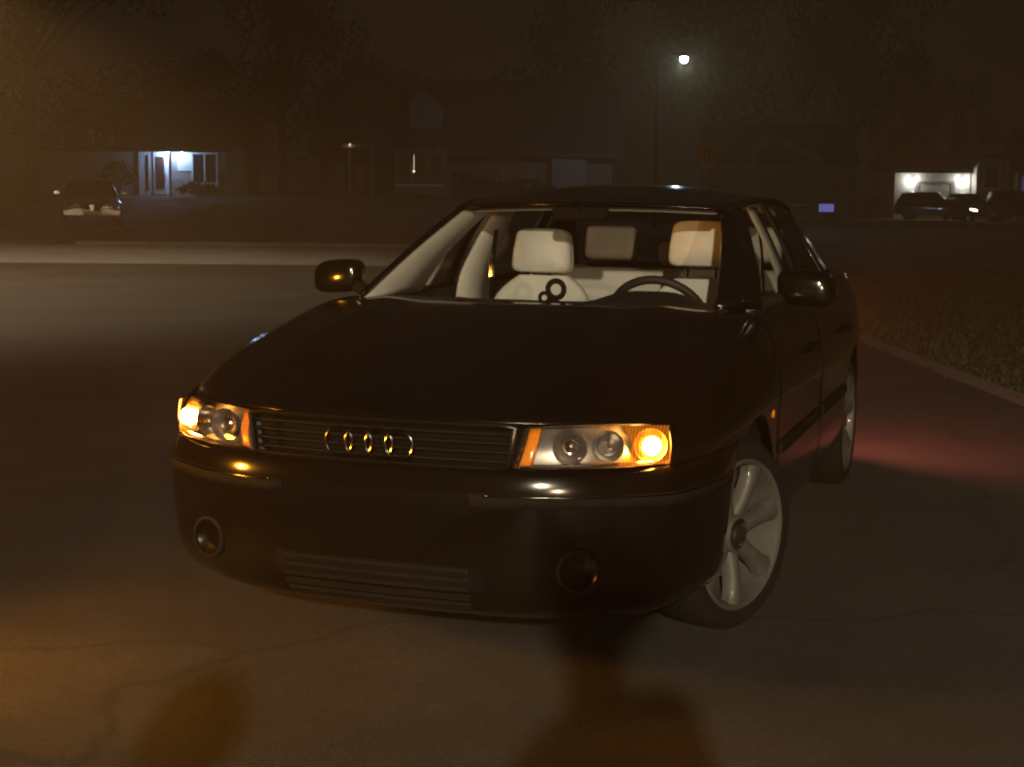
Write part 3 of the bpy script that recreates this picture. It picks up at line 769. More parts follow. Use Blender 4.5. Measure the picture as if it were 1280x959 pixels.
# ------------------------------------------------------------------ other cars (smaller in the picture)
def small_car(label, paint, x, y, rz, L=4.5, W=1.78, H=1.45, suv=False, group=None, lit=False, style=0):
    root = empty('parked_car', (x, y, tz(x, y) - .004 + .01), rz); tag(root, label, 'car', group)
    h0 = .34 if suv else .28; hb = .95 if not suv else 1.05
    # lower body: loft of sections along local y (front at -L/2)
    secs = [(-L/2, .70, h0 + .10, .62), (-L/2 + .08, .86, h0, .70), (-L/2 + .5, .98, h0 - .04, .80), (-L/2 + 1.35, 1, h0 - .04, hb - .03), (0, 1, h0 - .05, hb), (L/2 - 1.0, 1, h0 - .04, hb + .03), (L/2 - .25, .95, h0, hb + .02), (L/2, .82, h0 + .08, hb - .08)]
    def sec(u, v):
        yy = -L / 2 + L * u
        w = smi([(a[0], a[1]) for a in secs], yy) * W / 2; z0 = smi([(a[0], a[2]) for a in secs], yy); z1 = smi([(a[0], a[3]) for a in secs], yy)
        a = PI * v; cx = -math.cos(a); 
        px = math.copysign(abs(cx) ** .35, cx) * w; pz = z0 + (z1 - z0) * (math.sin(a) ** .38)
        return (px, yy, pz)
    bo = MB(); bo.grid(sec, 30, 22)
    bo.add([sec(0, v) for v in rng(0, 1, 22)], [tuple(range(23))]); bo.add([sec(1, v) for v in rng(0, 1, 22)], [tuple(range(23))])
    body = bo.build('body', paint, root, smooth=True)
    # cabin
    ca = [(-L/2 + 1.25, hb - .06, .90), (-L/2 + 2.05, H - .05, .72), (0.15, H, .72), (L/2 - (.35 if suv else 1.35), H - .06, .70), (L/2 - (.08 if suv else .65), hb - .02, .84)]
    def cab(u, v):
        yy = lerp(ca[0][0], ca[-1][0], u); z1 = interp([(a[0], a[1]) for a in ca], yy); zt_ = max(z1, hb - .08)
        t = (zt_ - (hb - .08)) / (H - hb + .08); w = W / 2 * lerp(.93, .74, t)
        a = PI * v; cx = -math.cos(a); px = math.copysign(abs(cx) ** .45, cx)
        k = math.sin(a) ** .5
        return (px * lerp(W / 2 * .93, w, k), yy, hb - .08 + (zt_ - hb + .08) * k)
    cbm = MB(); cbm.grid(cab, 30, 18); cbm.build('window', M['win'], root, smooth=True)
    rf = MB(); rf.grid(lambda u, v: (lerp(-.70, .70, v) * W / 2, lerp(ca[1][0], ca[3][0], u), H + .012 - .03 * abs(lerp(-1, 1, v)) ** 3 - .045 * abs(lerp(-1, 1, u)) ** 4), 10, 8); rf.build('roof', paint, root, smooth=True, solid=.03)
    for s in (-1, 1):
        for cy in (-L/2 + .85, L/2 - .85):
            w = empty('wheel', (s * (W / 2 - .10), cy, .33), 0, root)
            b = MB(); b.lathe([(-.1, .2), (-.1, .31), (-.08, .33), (.08, .33), (.1, .31), (.1, .2)], (0, 0, 0), (1, 0, 0), 24); b.build('tyre', M['rubber'], w, smooth=True)
            b = MB(); b.lathe([(.09 * s, .21), (.07 * s, .19), (.08 * s, .05), (.09 * s, .001)], (0, 0, 0), (1, 0, 0), 20); b.build('rim', M['alloy'], w, smooth=True)
        # headlight: swept wedge on the front corner
        hb_ = MB()
        def hfn(u, v):
            xx = lerp(.40, .80, u) * W / 2; yy = -L / 2 - .012 + .02 * u + .13 * u ** 3; zz = lerp(.565, .60, u) + lerp(0, .085 + .05 * u, v); return (s * xx, yy, zz)
        hb_.grid(hfn, 8, 3); hb_.build('headlight', M['dull_chrome'] if not lit else M['lit_head'], root, smooth=True, solid=.03)
        m = MB(); m.box(s * (W / 2 + .10) - .10, s * (W / 2 + .10) + .10, -L/2 + 1.52, -L/2 + 1.62, hb - .02, hb + .12, bev=.03); m.build('wing_mirror', paint, root)
    g = MB()
    if style:      # V-shaped nose
        g.prism([(-.36, .60), (-.10, .36), (.10, .36), (.36, .60), (.30, .66), (-.30, .66)], -L/2 - .015, -L/2 + .06)
        gg = g.build('grille', M['black'], root)
        c_ = MB(); c_.prism([(-.035, .42), (.035, .42), (.07, .62), (-.07, .62)], -L/2 - .035, -L/2 - .012); c_.build('badge_bar', M['chrome'], gg)
        pb = MB(); pb.prism([(-.82, .30), (.82, .30), (.84, .46), (.40, .55), (.12, .34), (-.12, .34), (-.40, .55), (-.84, .46)], -L/2 - .05, -L/2 + .15); pb.build('bumper', paint, root, bevel=.02)
    else:
        g.prism([(-.42, .46), (.42, .46), (.46, .66), (-.46, .66)], -L/2 - .02, -L/2 + .06); g.build('grille', M['black'], root)
        pb = MB(); pb.box(-W / 2 * .86, W / 2 * .86, -L/2 - .06, -L/2 + .12, .30, .44, bev=.03); pb.build('bumper', M['black_plastic'], root)
    b = MB(); b.box(-.26, .26, -L/2 - .07, -L/2 - .055, .32, .42); b.build('number_plate', M['trim'] if style else M['navy'], root)
    return root
M['lit_head'] = emitter('far lit headlamp', (1, .95, .85), 14)
p = at(107, 284, 45.6)
small_car('silver car with V shaped black nose facing us across the street', M['wire'], p.x, 46.2, math.radians(17), W=1.82, style=1)
p = at(1168, 262, 88)
small_car('dark estate car parked before the white garage door', M['navy'], p.x, 88, math.radians(64), suv=True, H=1.65)
p = at(1224, 262, 84)
small_car('dark car with two glowing headlamps beside the arched gable', M['navy'], p.x, 86, math.radians(4), suv=True, H=1.6, lit=True)
p = at(1272, 262, 84)
small_car('dark tall car under the blue lit window', M['navy'], p.x + .4, 84, math.radians(80), suv=True, H=1.75)

# ------------------------------------------------------------------ lamps
def light(name, loc, power, col, parent=None, rad=.06, typ='POINT', rot=None, size=None, blend=.5):
    l = bpy.data.lights.new(name, typ); l.energy = power; l.color = col; l.shadow_soft_size = rad
    if typ == 'SPOT': l.spot_size = size; l.spot_blend = blend
    o = link(bpy.data.objects.new(name, l), parent); o.location = loc
    if rot: o.rotation_euler = rot
    return o
def street_lamp(label, x, y, h, arm, col, power, estr, soft=.10, head=1.0, deep=1.0, spot=None):
    z0 = tz(x, y) - .05
    root = empty('street_lamp', (x, y, z0)); tag(root, label, 'street lamp')
    b = MB(); b.tube([(0, 0, 0), (0, 0, .5), (0, 0, h + .1)], [.10, .085, .055], 12); b.lathe([(0, .16), (.05, .16), (.08, .10)], (0, 0, 0), (0, 0, 1), 16); b.build('pole', M['pole_dark'], root, smooth=True)
    a = Vector(arm)
    b = MB(); b.tube([(0, 0, h - .5), (a.x * .25, a.y * .25, h - .05), (a.x * .6, a.y * .6, h + .12), (a.x, a.y, h + .14)], .035, 8); b.build('arm', M['pole_dark'], root, smooth=True)
    b = MB(); b.lathe([(0.16, .03), (.15, .12), (.08, .20 * head), (.02, .22 * head), (.0, .20 * head)], (a.x, a.y, h), (0, 0, 1), 20); hd = b.build('lamp_head', M['pole_dark'], root, smooth=True)
    b = MB(); b.lathe([(.0, .19 * head), (-.06 * deep, .17 * head), (-.09 * deep, .09 * head), (-.10 * deep, .001)], (a.x, a.y, h), (0, 0, 1), 20); b.build('lamp_glass', emitter('lit street lamp glass', col, estr), hd, smooth=True)
    if spot: light('lamp_light', (a.x, a.y, h - .12 - .10 * deep), power, col, hd, soft, 'SPOT', (math.radians(spot[0]), 0, math.radians(spot[1])), math.radians(spot[2]), spot[3])
    else: light('lamp_light', (a.x, a.y, h - .12 - .10 * deep), power, col, hd, soft)
    return root
L_VEIL = 270; L_BACK = 5900; L_LEFT = 3000; L_FILL = 2300  # first is an added amber veil source, last an added interior fill
street_lamp('low yard lamp behind the two people lighting the sedan from the front', -1.5, -7.9, 4.28, (1.2, .1, 0), (1, .84, .57), L_BACK, 30, .08, .8, 1.0, (40, 0, 100, .2))
street_lamp('tall street lamp past the left picture edge lighting the cross street', -12.6, 25.0, 6.8, (1.2, -.8, 0), (1, .79, .50), L_LEFT, 25, .12, 1.0, 1.0, (0, 0, 138, .3))
def lantern(label, x, y, h, col, power, estr):  # globe on a post, used only for the added off-frame lamps
    root = empty('fill_lantern', (x, y, 0)); tag(root, label, 'lamp post')
    b = MB(); b.lathe([(0, .13), (.04, .13), (.07, .06), (h - .2, .045), (h - .16, .09), (h - .14, .09)], (0, 0, 0), (0, 0, 1), 16); b.build('post', M['black'], root, smooth=True)
    b = MB(); b.lathe([(h - .14, .06), (h - .11, .083), (h - .08, .10), (h - .03, .112), (h + .02, .115), (h + .08, .106), (h + .12, .09), (h + .15, .05)], (0, 0, 0), (0, 0, 1), 32); g = b.build('lamp_glass', emitter('lit amber globe', col, estr), root, smooth=True)
    b = MB(); b.lathe([(h + .145, .12), (h + .19, .08), (h + .24, .015), (h + .28, .001)], (0, 0, 0), (0, 0, 1), 16); b.build('cap', M['black'], root, smooth=True)
    if y > 0: light('lamp_light', (.20, .10, h), power, col, root, .10, 'SPOT', (math.radians(88), 0, math.radians(-72)), math.radians(110), .9)
    else: light('lamp_light', (-.08, .22, h), power, col, root, .10)
lantern('pale globe lantern added out of view behind the camera to light the rear headrests', 1.6, -10.0, 2.05, (1, .72, .42), L_FILL, 6)  # unseen lamp, added to reach the rear headrests through the windscreen
lantern('amber globe lantern added past the left picture edge for the orange veil', -2.7, 3.6, .80, (1, .37, .03), L_VEIL, 6)  # added off-frame source that colours the air amber from the left
p = at(855, 76, 62)
street_lamp('bright white street lamp high among the dark trees', p.x - 1.1, 62, p.z - (tz(p.x, 62) - .05) + .08, (1.1, 0, 0), (.42, .68, 1), 450, 200, .15, .80, 2.4)

# ------------------------------------------------------------------ houses
def gable_roof(name, x0, x1, y0, y1, ze, zr, m, parent, over=.5, th=.14, fm=None):
    fm = fm or M['brown_trim']
    """ridge along x"""
    b = MB(); ym = (y0 + y1) / 2; x0 -= over; x1 += over; k = (zr - ze) / (ym - y0); ya, yb = y0 - over, y1 + over; zo = ze - k * over
    v = [(x0, ya, zo), (x1, ya, zo), (x1, ym, zr), (x0, ym, zr), (x0, yb, zo), (x1, yb, zo)]
    v += [(x, y, z + th) for x, y, z in v]
    b.add(v, [(0, 3, 2, 1), (3, 4, 5, 2), (6, 7, 8, 9), (9, 8, 11, 10), (0, 1, 7, 6), (4, 10, 11, 5), (0, 6, 9, 3), (3, 9, 10, 4), (1, 2, 8, 7), (2, 5, 11, 8)])
    r = b.build(name, m, parent)
    f = MB(); f.box(x0, x1, ya - .03, ya + .0, zo - .06, zo + th + .02); f.build('fascia', fm, r)
    return r
def window(parent, x0, x1, z0, z1, y, panes=2, m=None, fr=.07, frame=None):
    b = MB(); b.box(x0, x1, y - .05, y + .01, z0, z0 + fr); b.box(x0, x1, y - .05, y + .01, z1 - fr, z1)
    xs = rng(x0 + fr / 2, x1 - fr / 2, panes)
    for x in xs: b.box(x - fr / 2, x + fr / 2, y - .047, y + .012, z0 + fr, z1 - fr)
    w = b.build('window', frame or M['trim'], parent)
    g = MB(); g.box(x0 + fr, x1 - fr, y - .022, y - .010, z0 + fr, z1 - fr); g.build('pane', m or M['win'], w)
    s = MB(); s.box(x0 - .04, x1 + .04, y - .10, y - .052, z0 - .06, z0 - .002); s.build('sill', M['trim'], w)
    return w
def wall_lamp(parent, x, y, z, col, power, estr, rad=.08):
    b = MB(); b.box(x - .05, x + .05, y - .03, y, z - .02, z + .16); b.box(x - .085, x + .085, y - .20, y - .03, z + .13, z + .16); lm = b.build('wall_lamp', M['black'], parent)
    b = MB(); b.lathe([(0, .05), (.04, .07), (.11, .06), (.125, .03)], (x, y - .12, z), (0, 0, 1), 14); b.build('lamp_glass', emitter('lit porch lamp', col, estr), lm, smooth=True)
    light('lamp_light', (x, y - .30, z + .02), power, col, lm, rad)

# house on the left with the lit entrance
Y = 66
def X(px, y=Y): return at(px, 220, y).x
def Z(py, y=Y, px=640): return at(px, py, y).z
h1 = empty('house', (0, 0, 0)); tag(h1, 'low brick house with white entrance door lit by bluish porch lamps', 'house')
xa, xb = X(62), X(281); zb = 1.5; ze = Z(183, Y, 210)
b = MB(); b.box(xa, xb, Y, Y + 9, zb, ze); b.build('wall', M['brick'], h1)
gable_roof('roof', xa, xb, Y, Y + 9, ze + .02, ze + 2.3, M['shingle'], h1, .45)
b = MB(); b.box(X(174), X(215.5), Y - .06, Y - .002, Z(246, Y, 195), Z(185, Y, 195)); ent = b.build('entrance_surround', M['siding'], h1)
b = MB(); b.box(X(193), X(209), Y - .11, Y - .062, Z(243, Y, 195), Z(190.5, Y, 195)); d = b.build('door', M['trim'], h1)
b = MB(); b.box(X(195.5), X(206.5), Y - .125, Y - .112, Z(236, Y, 195), Z(196, Y, 195)); b.build('pane', M['door_red'], d)
b = MB(); b.lathe([(0, .02), (.04, .03), (.07, .02), (.075, .001)], (X(207.6), Y - .112, Z(220, Y, 195)), (0, -1, 0), 10); b.build('handle', M['chrome'], d, smooth=True)
b = MB(); b.box(X(183), X(186.2), Y - .075, Y - .063, Z(238, Y, 195), Z(194, Y, 195)); b.build('sidelight', M['win'], h1)
b = MB(); b.box(X(172), X(222), Y - 1.3, Y - .01, 1.5, Z(246.5, Y, 195) - .02); b.build('step', M['concrete'], h1)
b = MB(); b.tube([(X(219), Y - .9, Z(246, Y, 195)), (X(219), Y - .9, ze - .3)], .06, 10); b.build('post', M['trim'], h1, smooth=True)
b = MB(); b.box(X(222), X(281), Y - .03, Y - .002, Z(214, Y, 250), ze - .04); b.build('siding_panel', M['siding'], h1)
window(h1, X(240), X(272.5), Z(230, Y, 250), Z(191, Y, 250), Y - .03, 2)
wall_lamp(h1, X(229), Y - .03, Z(194, Y, 229), (.42, .62, 1), 32, 22)
wall_lamp(h1, X(213), Y - .075, Z(193, Y, 203), (.38, .58, 1), 125, 20)
# shrubs by that house
def shrub(label, x, y, w, h, n=700, seed=1, m=None):
    rr = random.Random(seed); z0 = tz(x, y) - .06
    root = empty('shrub', (x, y, z0)); tag(root, label, 'shrub')
    b = MB()
    for k in range(n):
        a, e = rr.random() * 6.283, math.acos(rr.uniform(-.3, 1)); q = rr.uniform(.55, 1) ** .5
        c = Vector((math.cos(a) * math.sin(e) * w / 2 * q, math.sin(a) * math.sin(e) * w / 2 * q, h * .45 + math.cos(e) * h * .5 * q)) + Vector((rr.gauss(0, .05), rr.gauss(0, .05), rr.gauss(0, .05)))
        u = Vector((rr.gauss(0, 1), rr.gauss(0, 1), rr.gauss(0, 1))).normalized() * rr.uniform(.05, .11); v = u.cross(Vector((rr.gauss(0, 1), rr.gauss(0, 1), rr.gauss(0, 1)))).normalized() * rr.uniform(.03, .06)
        b.add([c - u, c + v, c + u, c - v], [(0, 1, 2, 3)])
    b.build('foliage', m or M['hedge'], root)
    s = MB()
    for k in range(5):
        a = k * 1.26; s.tube([(0, 0, 0), (math.cos(a) * w * .12, math.sin(a) * w * .12, h * .35), (math.cos(a) * w * .25, math.sin(a) * w * .25, h * .7)], [.03, .02, .01], 6)
    s.build('stem', M['bark'], root)
    return root
shrub('bushy shrub left of the lit entrance door', X(158), 64.6, 1.5, 1.7, seed=4)
shrub('low shrub under the white twin window', X(256), 64.8, 1.9, .7, 500, seed=5)

# middle house with dormer
Y2 = 70
X2 = lambda px: at(px, 200, Y2).x
Z2 = lambda py, px=540: at(px, py, Y2).z
h2 = empty('house', (0, 0, 0)); tag(h2, 'dark brick house with a pale gabled dormer on its roof', 'house')
b = MB(); b.box(X2(400), X2(765), Y2, Y2 + 10, .9, Z2(186)); b.build('wall', M['dark_brick'], h2)
r2 = gable_roof('roof', X2(400), X2(765), Y2, Y2 + 10, Z2(186) + .02, Z2(92), M['shingle'], h2, .5)
b = MB(); xm = X2(529)
b.prism([(X2(509), Z2(168)), (X2(551), Z2(168)), (X2(551), Z2(124)), (xm, Z2(103)), (X2(509), Z2(124))], Y2 + 1.2, Y2 + 4.6); dm = b.build('dormer', M['dim_siding'], h2)
b = MB()
for s in (-1, 1):
    xe = xm + s * (X2(551) - xm + .28); q = [(xm, Z2(103) + .02), (xe, Z2(124) - .22), (xe, Z2(124) - .08), (xm, Z2(103) + .18)]
    b.prism(q if s > 0 else q[::-1], Y2 + .85, Y2 + 4.7)
b.build('roof', M['shingle'], dm)
# bay window below the dormer, with pale trim
b = MB(); b.box(X2(495), X2(556), Y2 - .9, Y2 - .004, Z2(243), Z2(232)); b.box(X2(495), X2(556), Y2 - .9, Y2 - .004, Z2(194), Z2(187.5)); b.box(X2(495.5), X2(555.5), Y2 - .5, Y2 - .006, Z2(232) - .01, Z2(194) + .01); bay = b.build('bay', M['dim_siding'], h2)
window(bay, X2(496), X2(555), Z2(231.5), Z2(194.5), Y2 - .82, 3, frame=M['dim_siding'])
b = MB(); b.box(X2(545), X2(560), Y2 - .7, Y2 - .01, Z2(225), Z2(182)); b.build('shutter', M['dark_brick'], h2)
for px in (438, 466):
    b = MB(); b.tube([(X2(px), Y2 - .6, 1.0), (X2(px), Y2 - .6, Z2(187))], .10, 10); b.build('post', M['dim_siding'], h2, smooth=True)
b = MB(); b.box(X2(430), X2(475), Y2 - .9, Y2 - .004, Z2(186.5), Z2(182)); b.build('porch_beam', M['dim_siding'], h2)
wall_lamp(h2, X2(440), Y2 - .72, Z2(184, 440), (1, .72, .55), 1.2, 2.5)
b = MB(); b.box(X2(690), X2(732), Y2 - .4, Y2 - .004, Z2(245), Z2(196)); b.build('side_panel', M['dim_siding'], h2)
window(h2, X2(600), X2(660), Z2(232), Z2(198), Y2 - .002, 2, frame=M['dim_siding'])
# glint: a small lit lamp inside the bay
bm = bmesh.new(); bmesh.ops.create_uvsphere(bm, u_segments=12, v_segments=8, radius=.05); b = MB(); b.bm(bm, Matrix.Translation((X2(519), Y2 - .92, Z2(215)))); b.tube([(X2(519), Y2 - .92, Z2(215) + .06), (X2(519), Y2 - .86, Z2(194))], .008, 6)
b.build('hanging_lamp', emitter('small warm lamp', (1, .85, .6), 2.5), bay, smooth=True)

# porch house on the right of the car roof
Y3 = 85
X3 = lambda px: at(px, 220, Y3).x
Z3 = lambda py, px=985: at(px, py, Y3).z
h3 = empty('house', (0, 0, 0)); tag(h3, 'dark house with a tall gabled porch on two slim posts', 'house')
b = MB(); b.box(X3(905), X3(1075), Y3 + 2.2, Y3 + 10, .2, Z3(198)); b.build('wall', M['dark_brick'], h3)
gable_roof('roof', X3(905), X3(1075), Y3 + 2.2, Y3 + 10, Z3(198) + .02, Z3(150), M['shingle'], h3, .4)
b = MB(); xm = X3(965)
for s, xe, ze_ in ((-1, X3(938), Z3(185)), (1, X3(1030), Z3(196))):
    q = [(xm, Z3(168)), (xe, ze_), (xe, ze_ - .45), (xm, Z3(168) - .45)]
    b.prism(q if s < 0 else q[::-1], Y3 - .1, Y3 + 2.1)
pr = b.build('porch_gable', M['dim_siding'], h3)
for px, pz in ((944, 190), (1025, 195)):
    b = MB(); b.box(X3(px) - .07, X3(px) + .07, Y3 + .2, Y3 + .34, .3, Z3(pz)); b.build('post', M['dim_siding'], h3)
b = MB(); b.box(X3(940), X3(1032), Y3, Y3 + 2.2, .3, Z3(268)); b.build('porch_floor', M['concrete'], h3)
b = MB(); b.box(X3(965), X3(988), Y3 + 2.14, Y3 + 2.198, Z3(267), Z3(222)); dd = b.build('door', M['door_red'], h3)
window(h3, X3(995), X3(1018), Z3(255), Z3(225), Y3 + 2.198, 2, frame=M['dim_siding'])
# blue-lit panel near the ground beside the porch
p = at(1033, 260, 82)
lb = empty('light_box', (p.x, 82, tz(p.x, 82) - .04)); tag(lb, 'small box with a glowing blue face low beside the porch post', 'light box')
zz = p.z - (tz(p.x, 82) - .04)
b = MB(); b.box(-.46, .46, 0, .14, zz - .27, zz + .27, bev=.02); b.box(-.05, .05, .03, .11, 0, zz - .26); b.build('case', M['black'], lb)
b = MB(); b.grid(lambda u, v: (lerp(-.42, .42, u), -.006, zz + lerp(-.22, .22, v)), 6, 3)
m = emitter('blue lit face', (.32, .32, .95), .5); b.build('screen', m, lb)

# garage house on the far right
Y4 = 95
X4 = lambda px: at(px, 240, Y4).x
Z4 = lambda py, px=1180: at(px, py, Y4).z
h4 = empty('house', (0, 0, 0)); tag(h4, 'white house with two bright lamps either side of its garage door', 'house')
b = MB(); b.box(X4(1118), X4(1212), Y4, Y4 + 7, .3, Z4(214)); b.build('wall', M['siding'], h4)
gable_roof('roof', X4(1118), X4(1212), Y4, Y4 + 7, Z4(214) + .02, Z4(190), M['shingle'], h4, .3)
b = MB()
for k in range(4): b.box(X4(1150), X4(1186), Y4 - .06, Y4 - .004, lerp(Z4(268), Z4(231), k / 4) + .02, lerp(Z4(268), Z4(231), (k + 1) / 4) - .02)
gd = b.build('garage_door', M['trim'], h4)
b = MB(); b.box(X4(1188), X4(1193), Y4 - .08, Y4 - .004, Z4(268), Z4(229)); b.box(X4(1143), X4(1148), Y4 - .08, Y4 - .004, Z4(268), Z4(229)); b.box(X4(1143), X4(1193), Y4 - .085, Y4 - .006, Z4(230), Z4(227)); b.build('door_trim', M['grey_siding'], h4)
for px in (1139, 1202): wall_lamp(h4, X4(px), Y4 - .002, Z4(226), (1, .95, .82), 60, 160, .10)
# arched gable wing
pts = [(X4(1214), .3), (X4(1255), .3), (X4(1255), Z4(212))] + [(X4(1234.5) + (X4(1255) - X4(1234.5)) * math.cos(a), Z4(212) + (Z4(198) - Z4(212)) * math.sin(a)) for a in rng(0.15, PI - .15, 12)] + [(X4(1214), Z4(212))]
b = MB(); b.prism(pts, Y4 - 1.0, Y4 + 6); b.build('arched_wing', M['grey_siding'], h4)
window(h4, X4(1222), X4(1242), Z4(236), Z4(208), Y4 - 1.002, 1)
b = MB(); b.box(X4(1250), X4(1254), Y4 - 1.06, Y4 - 1.003, Z4(216), Z4(200)); b.build('corner_board', M['trim'], h4)
# next house with the blue window
h5 = empty('house', (0, 0, 0)); tag(h5, 'dark house cut by the picture edge with a bluish lit window', 'house')
b = MB(); b.box(X4(1258), X4(1400), Y4 - 2, Y4 + 7, .3, Z4(214)); b.build('wall', M['grey_siding'], h5)
gable_roof('roof', X4(1258), X4(1400), Y4 - 2, Y4 + 7, Z4(214) + .02, Z4(192), M['shingle'], h5, .3)
window(h5, X4(1262), X4(1296), Z4(242), Z4(219), Y4 - 2.002, 2, m=emitter('bluish lit pane', (.22, .22, .62), .2))

# sign on a post behind the roof
p = at(884, 193, 34)
sg = empty('road_sign', (p.x, 34, tz(p.x, 34) - .05)); tag(sg, 'pale brown upright sign plate on a thin post above the car roof', 'sign')
zs = p.z - (tz(p.x, 34) - .05)
b = MB(); b.tube([(0, .03, 0), (0, .03, zs + .33)], .03, 8); b.build('post', M['metal'], sg)
b = MB(); b.box(-.20, .20, -.006, .004, zs - .33, zs + .33, bev=.002); pl = b.build('plate', M['sign_back'], sg)
b = MB(); b.tube([(.055 * math.cos(2 * PI * i / 24), -.009, zs + .02 + .16 * math.sin(2 * PI * i / 24)) for i in range(25)], .014, 6, caps=False); b.build('mark', M['black'], pl)

# ------------------------------------------------------------------ trees
def crown_mesh(seed, n, leaf):
    rr = random.Random(seed); b = MB()
    blobs = []
    for k in range(16):
        a = rr.random() * 6.283; q = rr.random() ** .6; z = rr.uniform(.30, .92)
        w = .5 * math.sin(PI * min(1, (z - .18) / .85)) ** .6
        blobs.append((Vector((math.cos(a) * q * w * .75, math.sin(a) * q * w * .75, z)), rr.uniform(.10, .19)))
    for k in range(n):
        c, r = rr.choice(blobs)
        d = Vector((rr.gauss(0, 1), rr.gauss(0, 1), rr.gauss(0, .8))).normalized() * r * rr.random() ** .45
        p = c + d
        u = Vector((rr.gauss(0, 1), rr.gauss(0, 1), rr.gauss(0, 1))).normalized(); v = u.cross(Vector((rr.gauss(0, 1), rr.gauss(0, 1), rr.gauss(0, 1)))).normalized()
        u *= leaf * rr.uniform(.6, 1.2); v *= leaf * rr.uniform(.35, .6)
        b.add([p - u, p + v, p + u, p - v], [(0, 1, 2, 3)])
    t = MB()
    t.tube([(0, 0, 0), (.01, 0, .12), (.0, .01, .30), (.015, 0, .55), (0, 0, .8)], [.030, .024, .020, .013, .004], 10)
    for c, r in blobs:
        z0 = c.z * .55; t.tube([(0, 0, z0), (c.x * .5, c.y * .5, lerp(z0, c.z, .6)), tuple(c)], [.010, .006, .002], 6)
    return b, t
CM = []
for sd in (11, 23, 37):
    c, t = crown_mesh(sd, 5200, .016)
    co = c.build('crown', M['leaf']); to = t.build('trunk', M['bark'], smooth=True)
    CM.append((co.data, to.data)); bpy.data.objects.remove(co); bpy.data.objects.remove(to)
def tree(label, px, y, top, width_px, var, rz):
    x = at(px, 250, y).x; z0 = tz(x, y) - .1
    h = at(px, top, y).z - z0; w = width_px / FPX * y
    root = empty('tree', (x, y, z0), rz); tag(root, label, 'tree', 'trees behind the houses'); root.scale = (w, w, h)
    for nm, me in zip(('crown', 'trunk'), CM[var]):
        link(bpy.data.objects.new(nm, me), root)
for a in [
    ('huge dark tree at the left picture edge beyond the silver car', 40, 58, -170, 400, 0, .3),
    ('round dark tree rising over the roof of the lit brick house', 205, 88, 48, 250, 1, 1.2),
    ('tall dark tree between the brick house and the dormer house', 355, 84, -60, 240, 2, 2.0),
    ('low spreading tree behind the gabled dormer', 520, 96, 62, 260, 1, 4.1),
    ('tall dark tree left of the white street lamp', 705, 90, -120, 300, 0, 5.0),
    ('broad dark tree just right of the white street lamp', 905, 98, -160, 330, 2, 3.3),
    ('tall dark tree above the gabled porch', 1060, 104, -140, 280, 1, .8),
    ('distant rounded tree standing alone in the gap of sky', 1197, 135, 98, 120, 0, 2.6),
    ('low dark tree behind the house with the bluish window', 1290, 120, 150, 150, 2, 1.7),
    ('slim dark tree above the white garage house', 1130, 128, 60, 130, 1, 5.5)]:
    tree(*a)
def hedge(label, x0, x1, y, h, d, n, seed):
    rr = random.Random(seed); b = MB()
    for k in range(n):
        x = rr.uniform(x0, x1); z = tz(x, y) - .05 + h * rr.random() ** .6 * (1 + .12 * math.sin(x * 2.1)); c = Vector((x, y + rr.uniform(-d, d), z))
        u = Vector((rr.gauss(0, 1), rr.gauss(0, 1), rr.gauss(0, 1))).normalized() * .13; v = u.cross(Vector((rr.gauss(0, 1), 1, rr.gauss(0, 1)))).normalized() * .07
        b.add([c - u, c + v, c + u, c - v], [(0, 1, 2, 3)])
    return tag(b.build('hedge', M['hedge']), label, 'hedge')
hedge('dark hedge along the front of the dormer house', X2(570), X2(760), 67, 1.3, .5, 2600, 2)
hedge('clipped hedge left of the garage house', X4(1050), X4(1112), 96, 1.5, .5, 1500, 8)

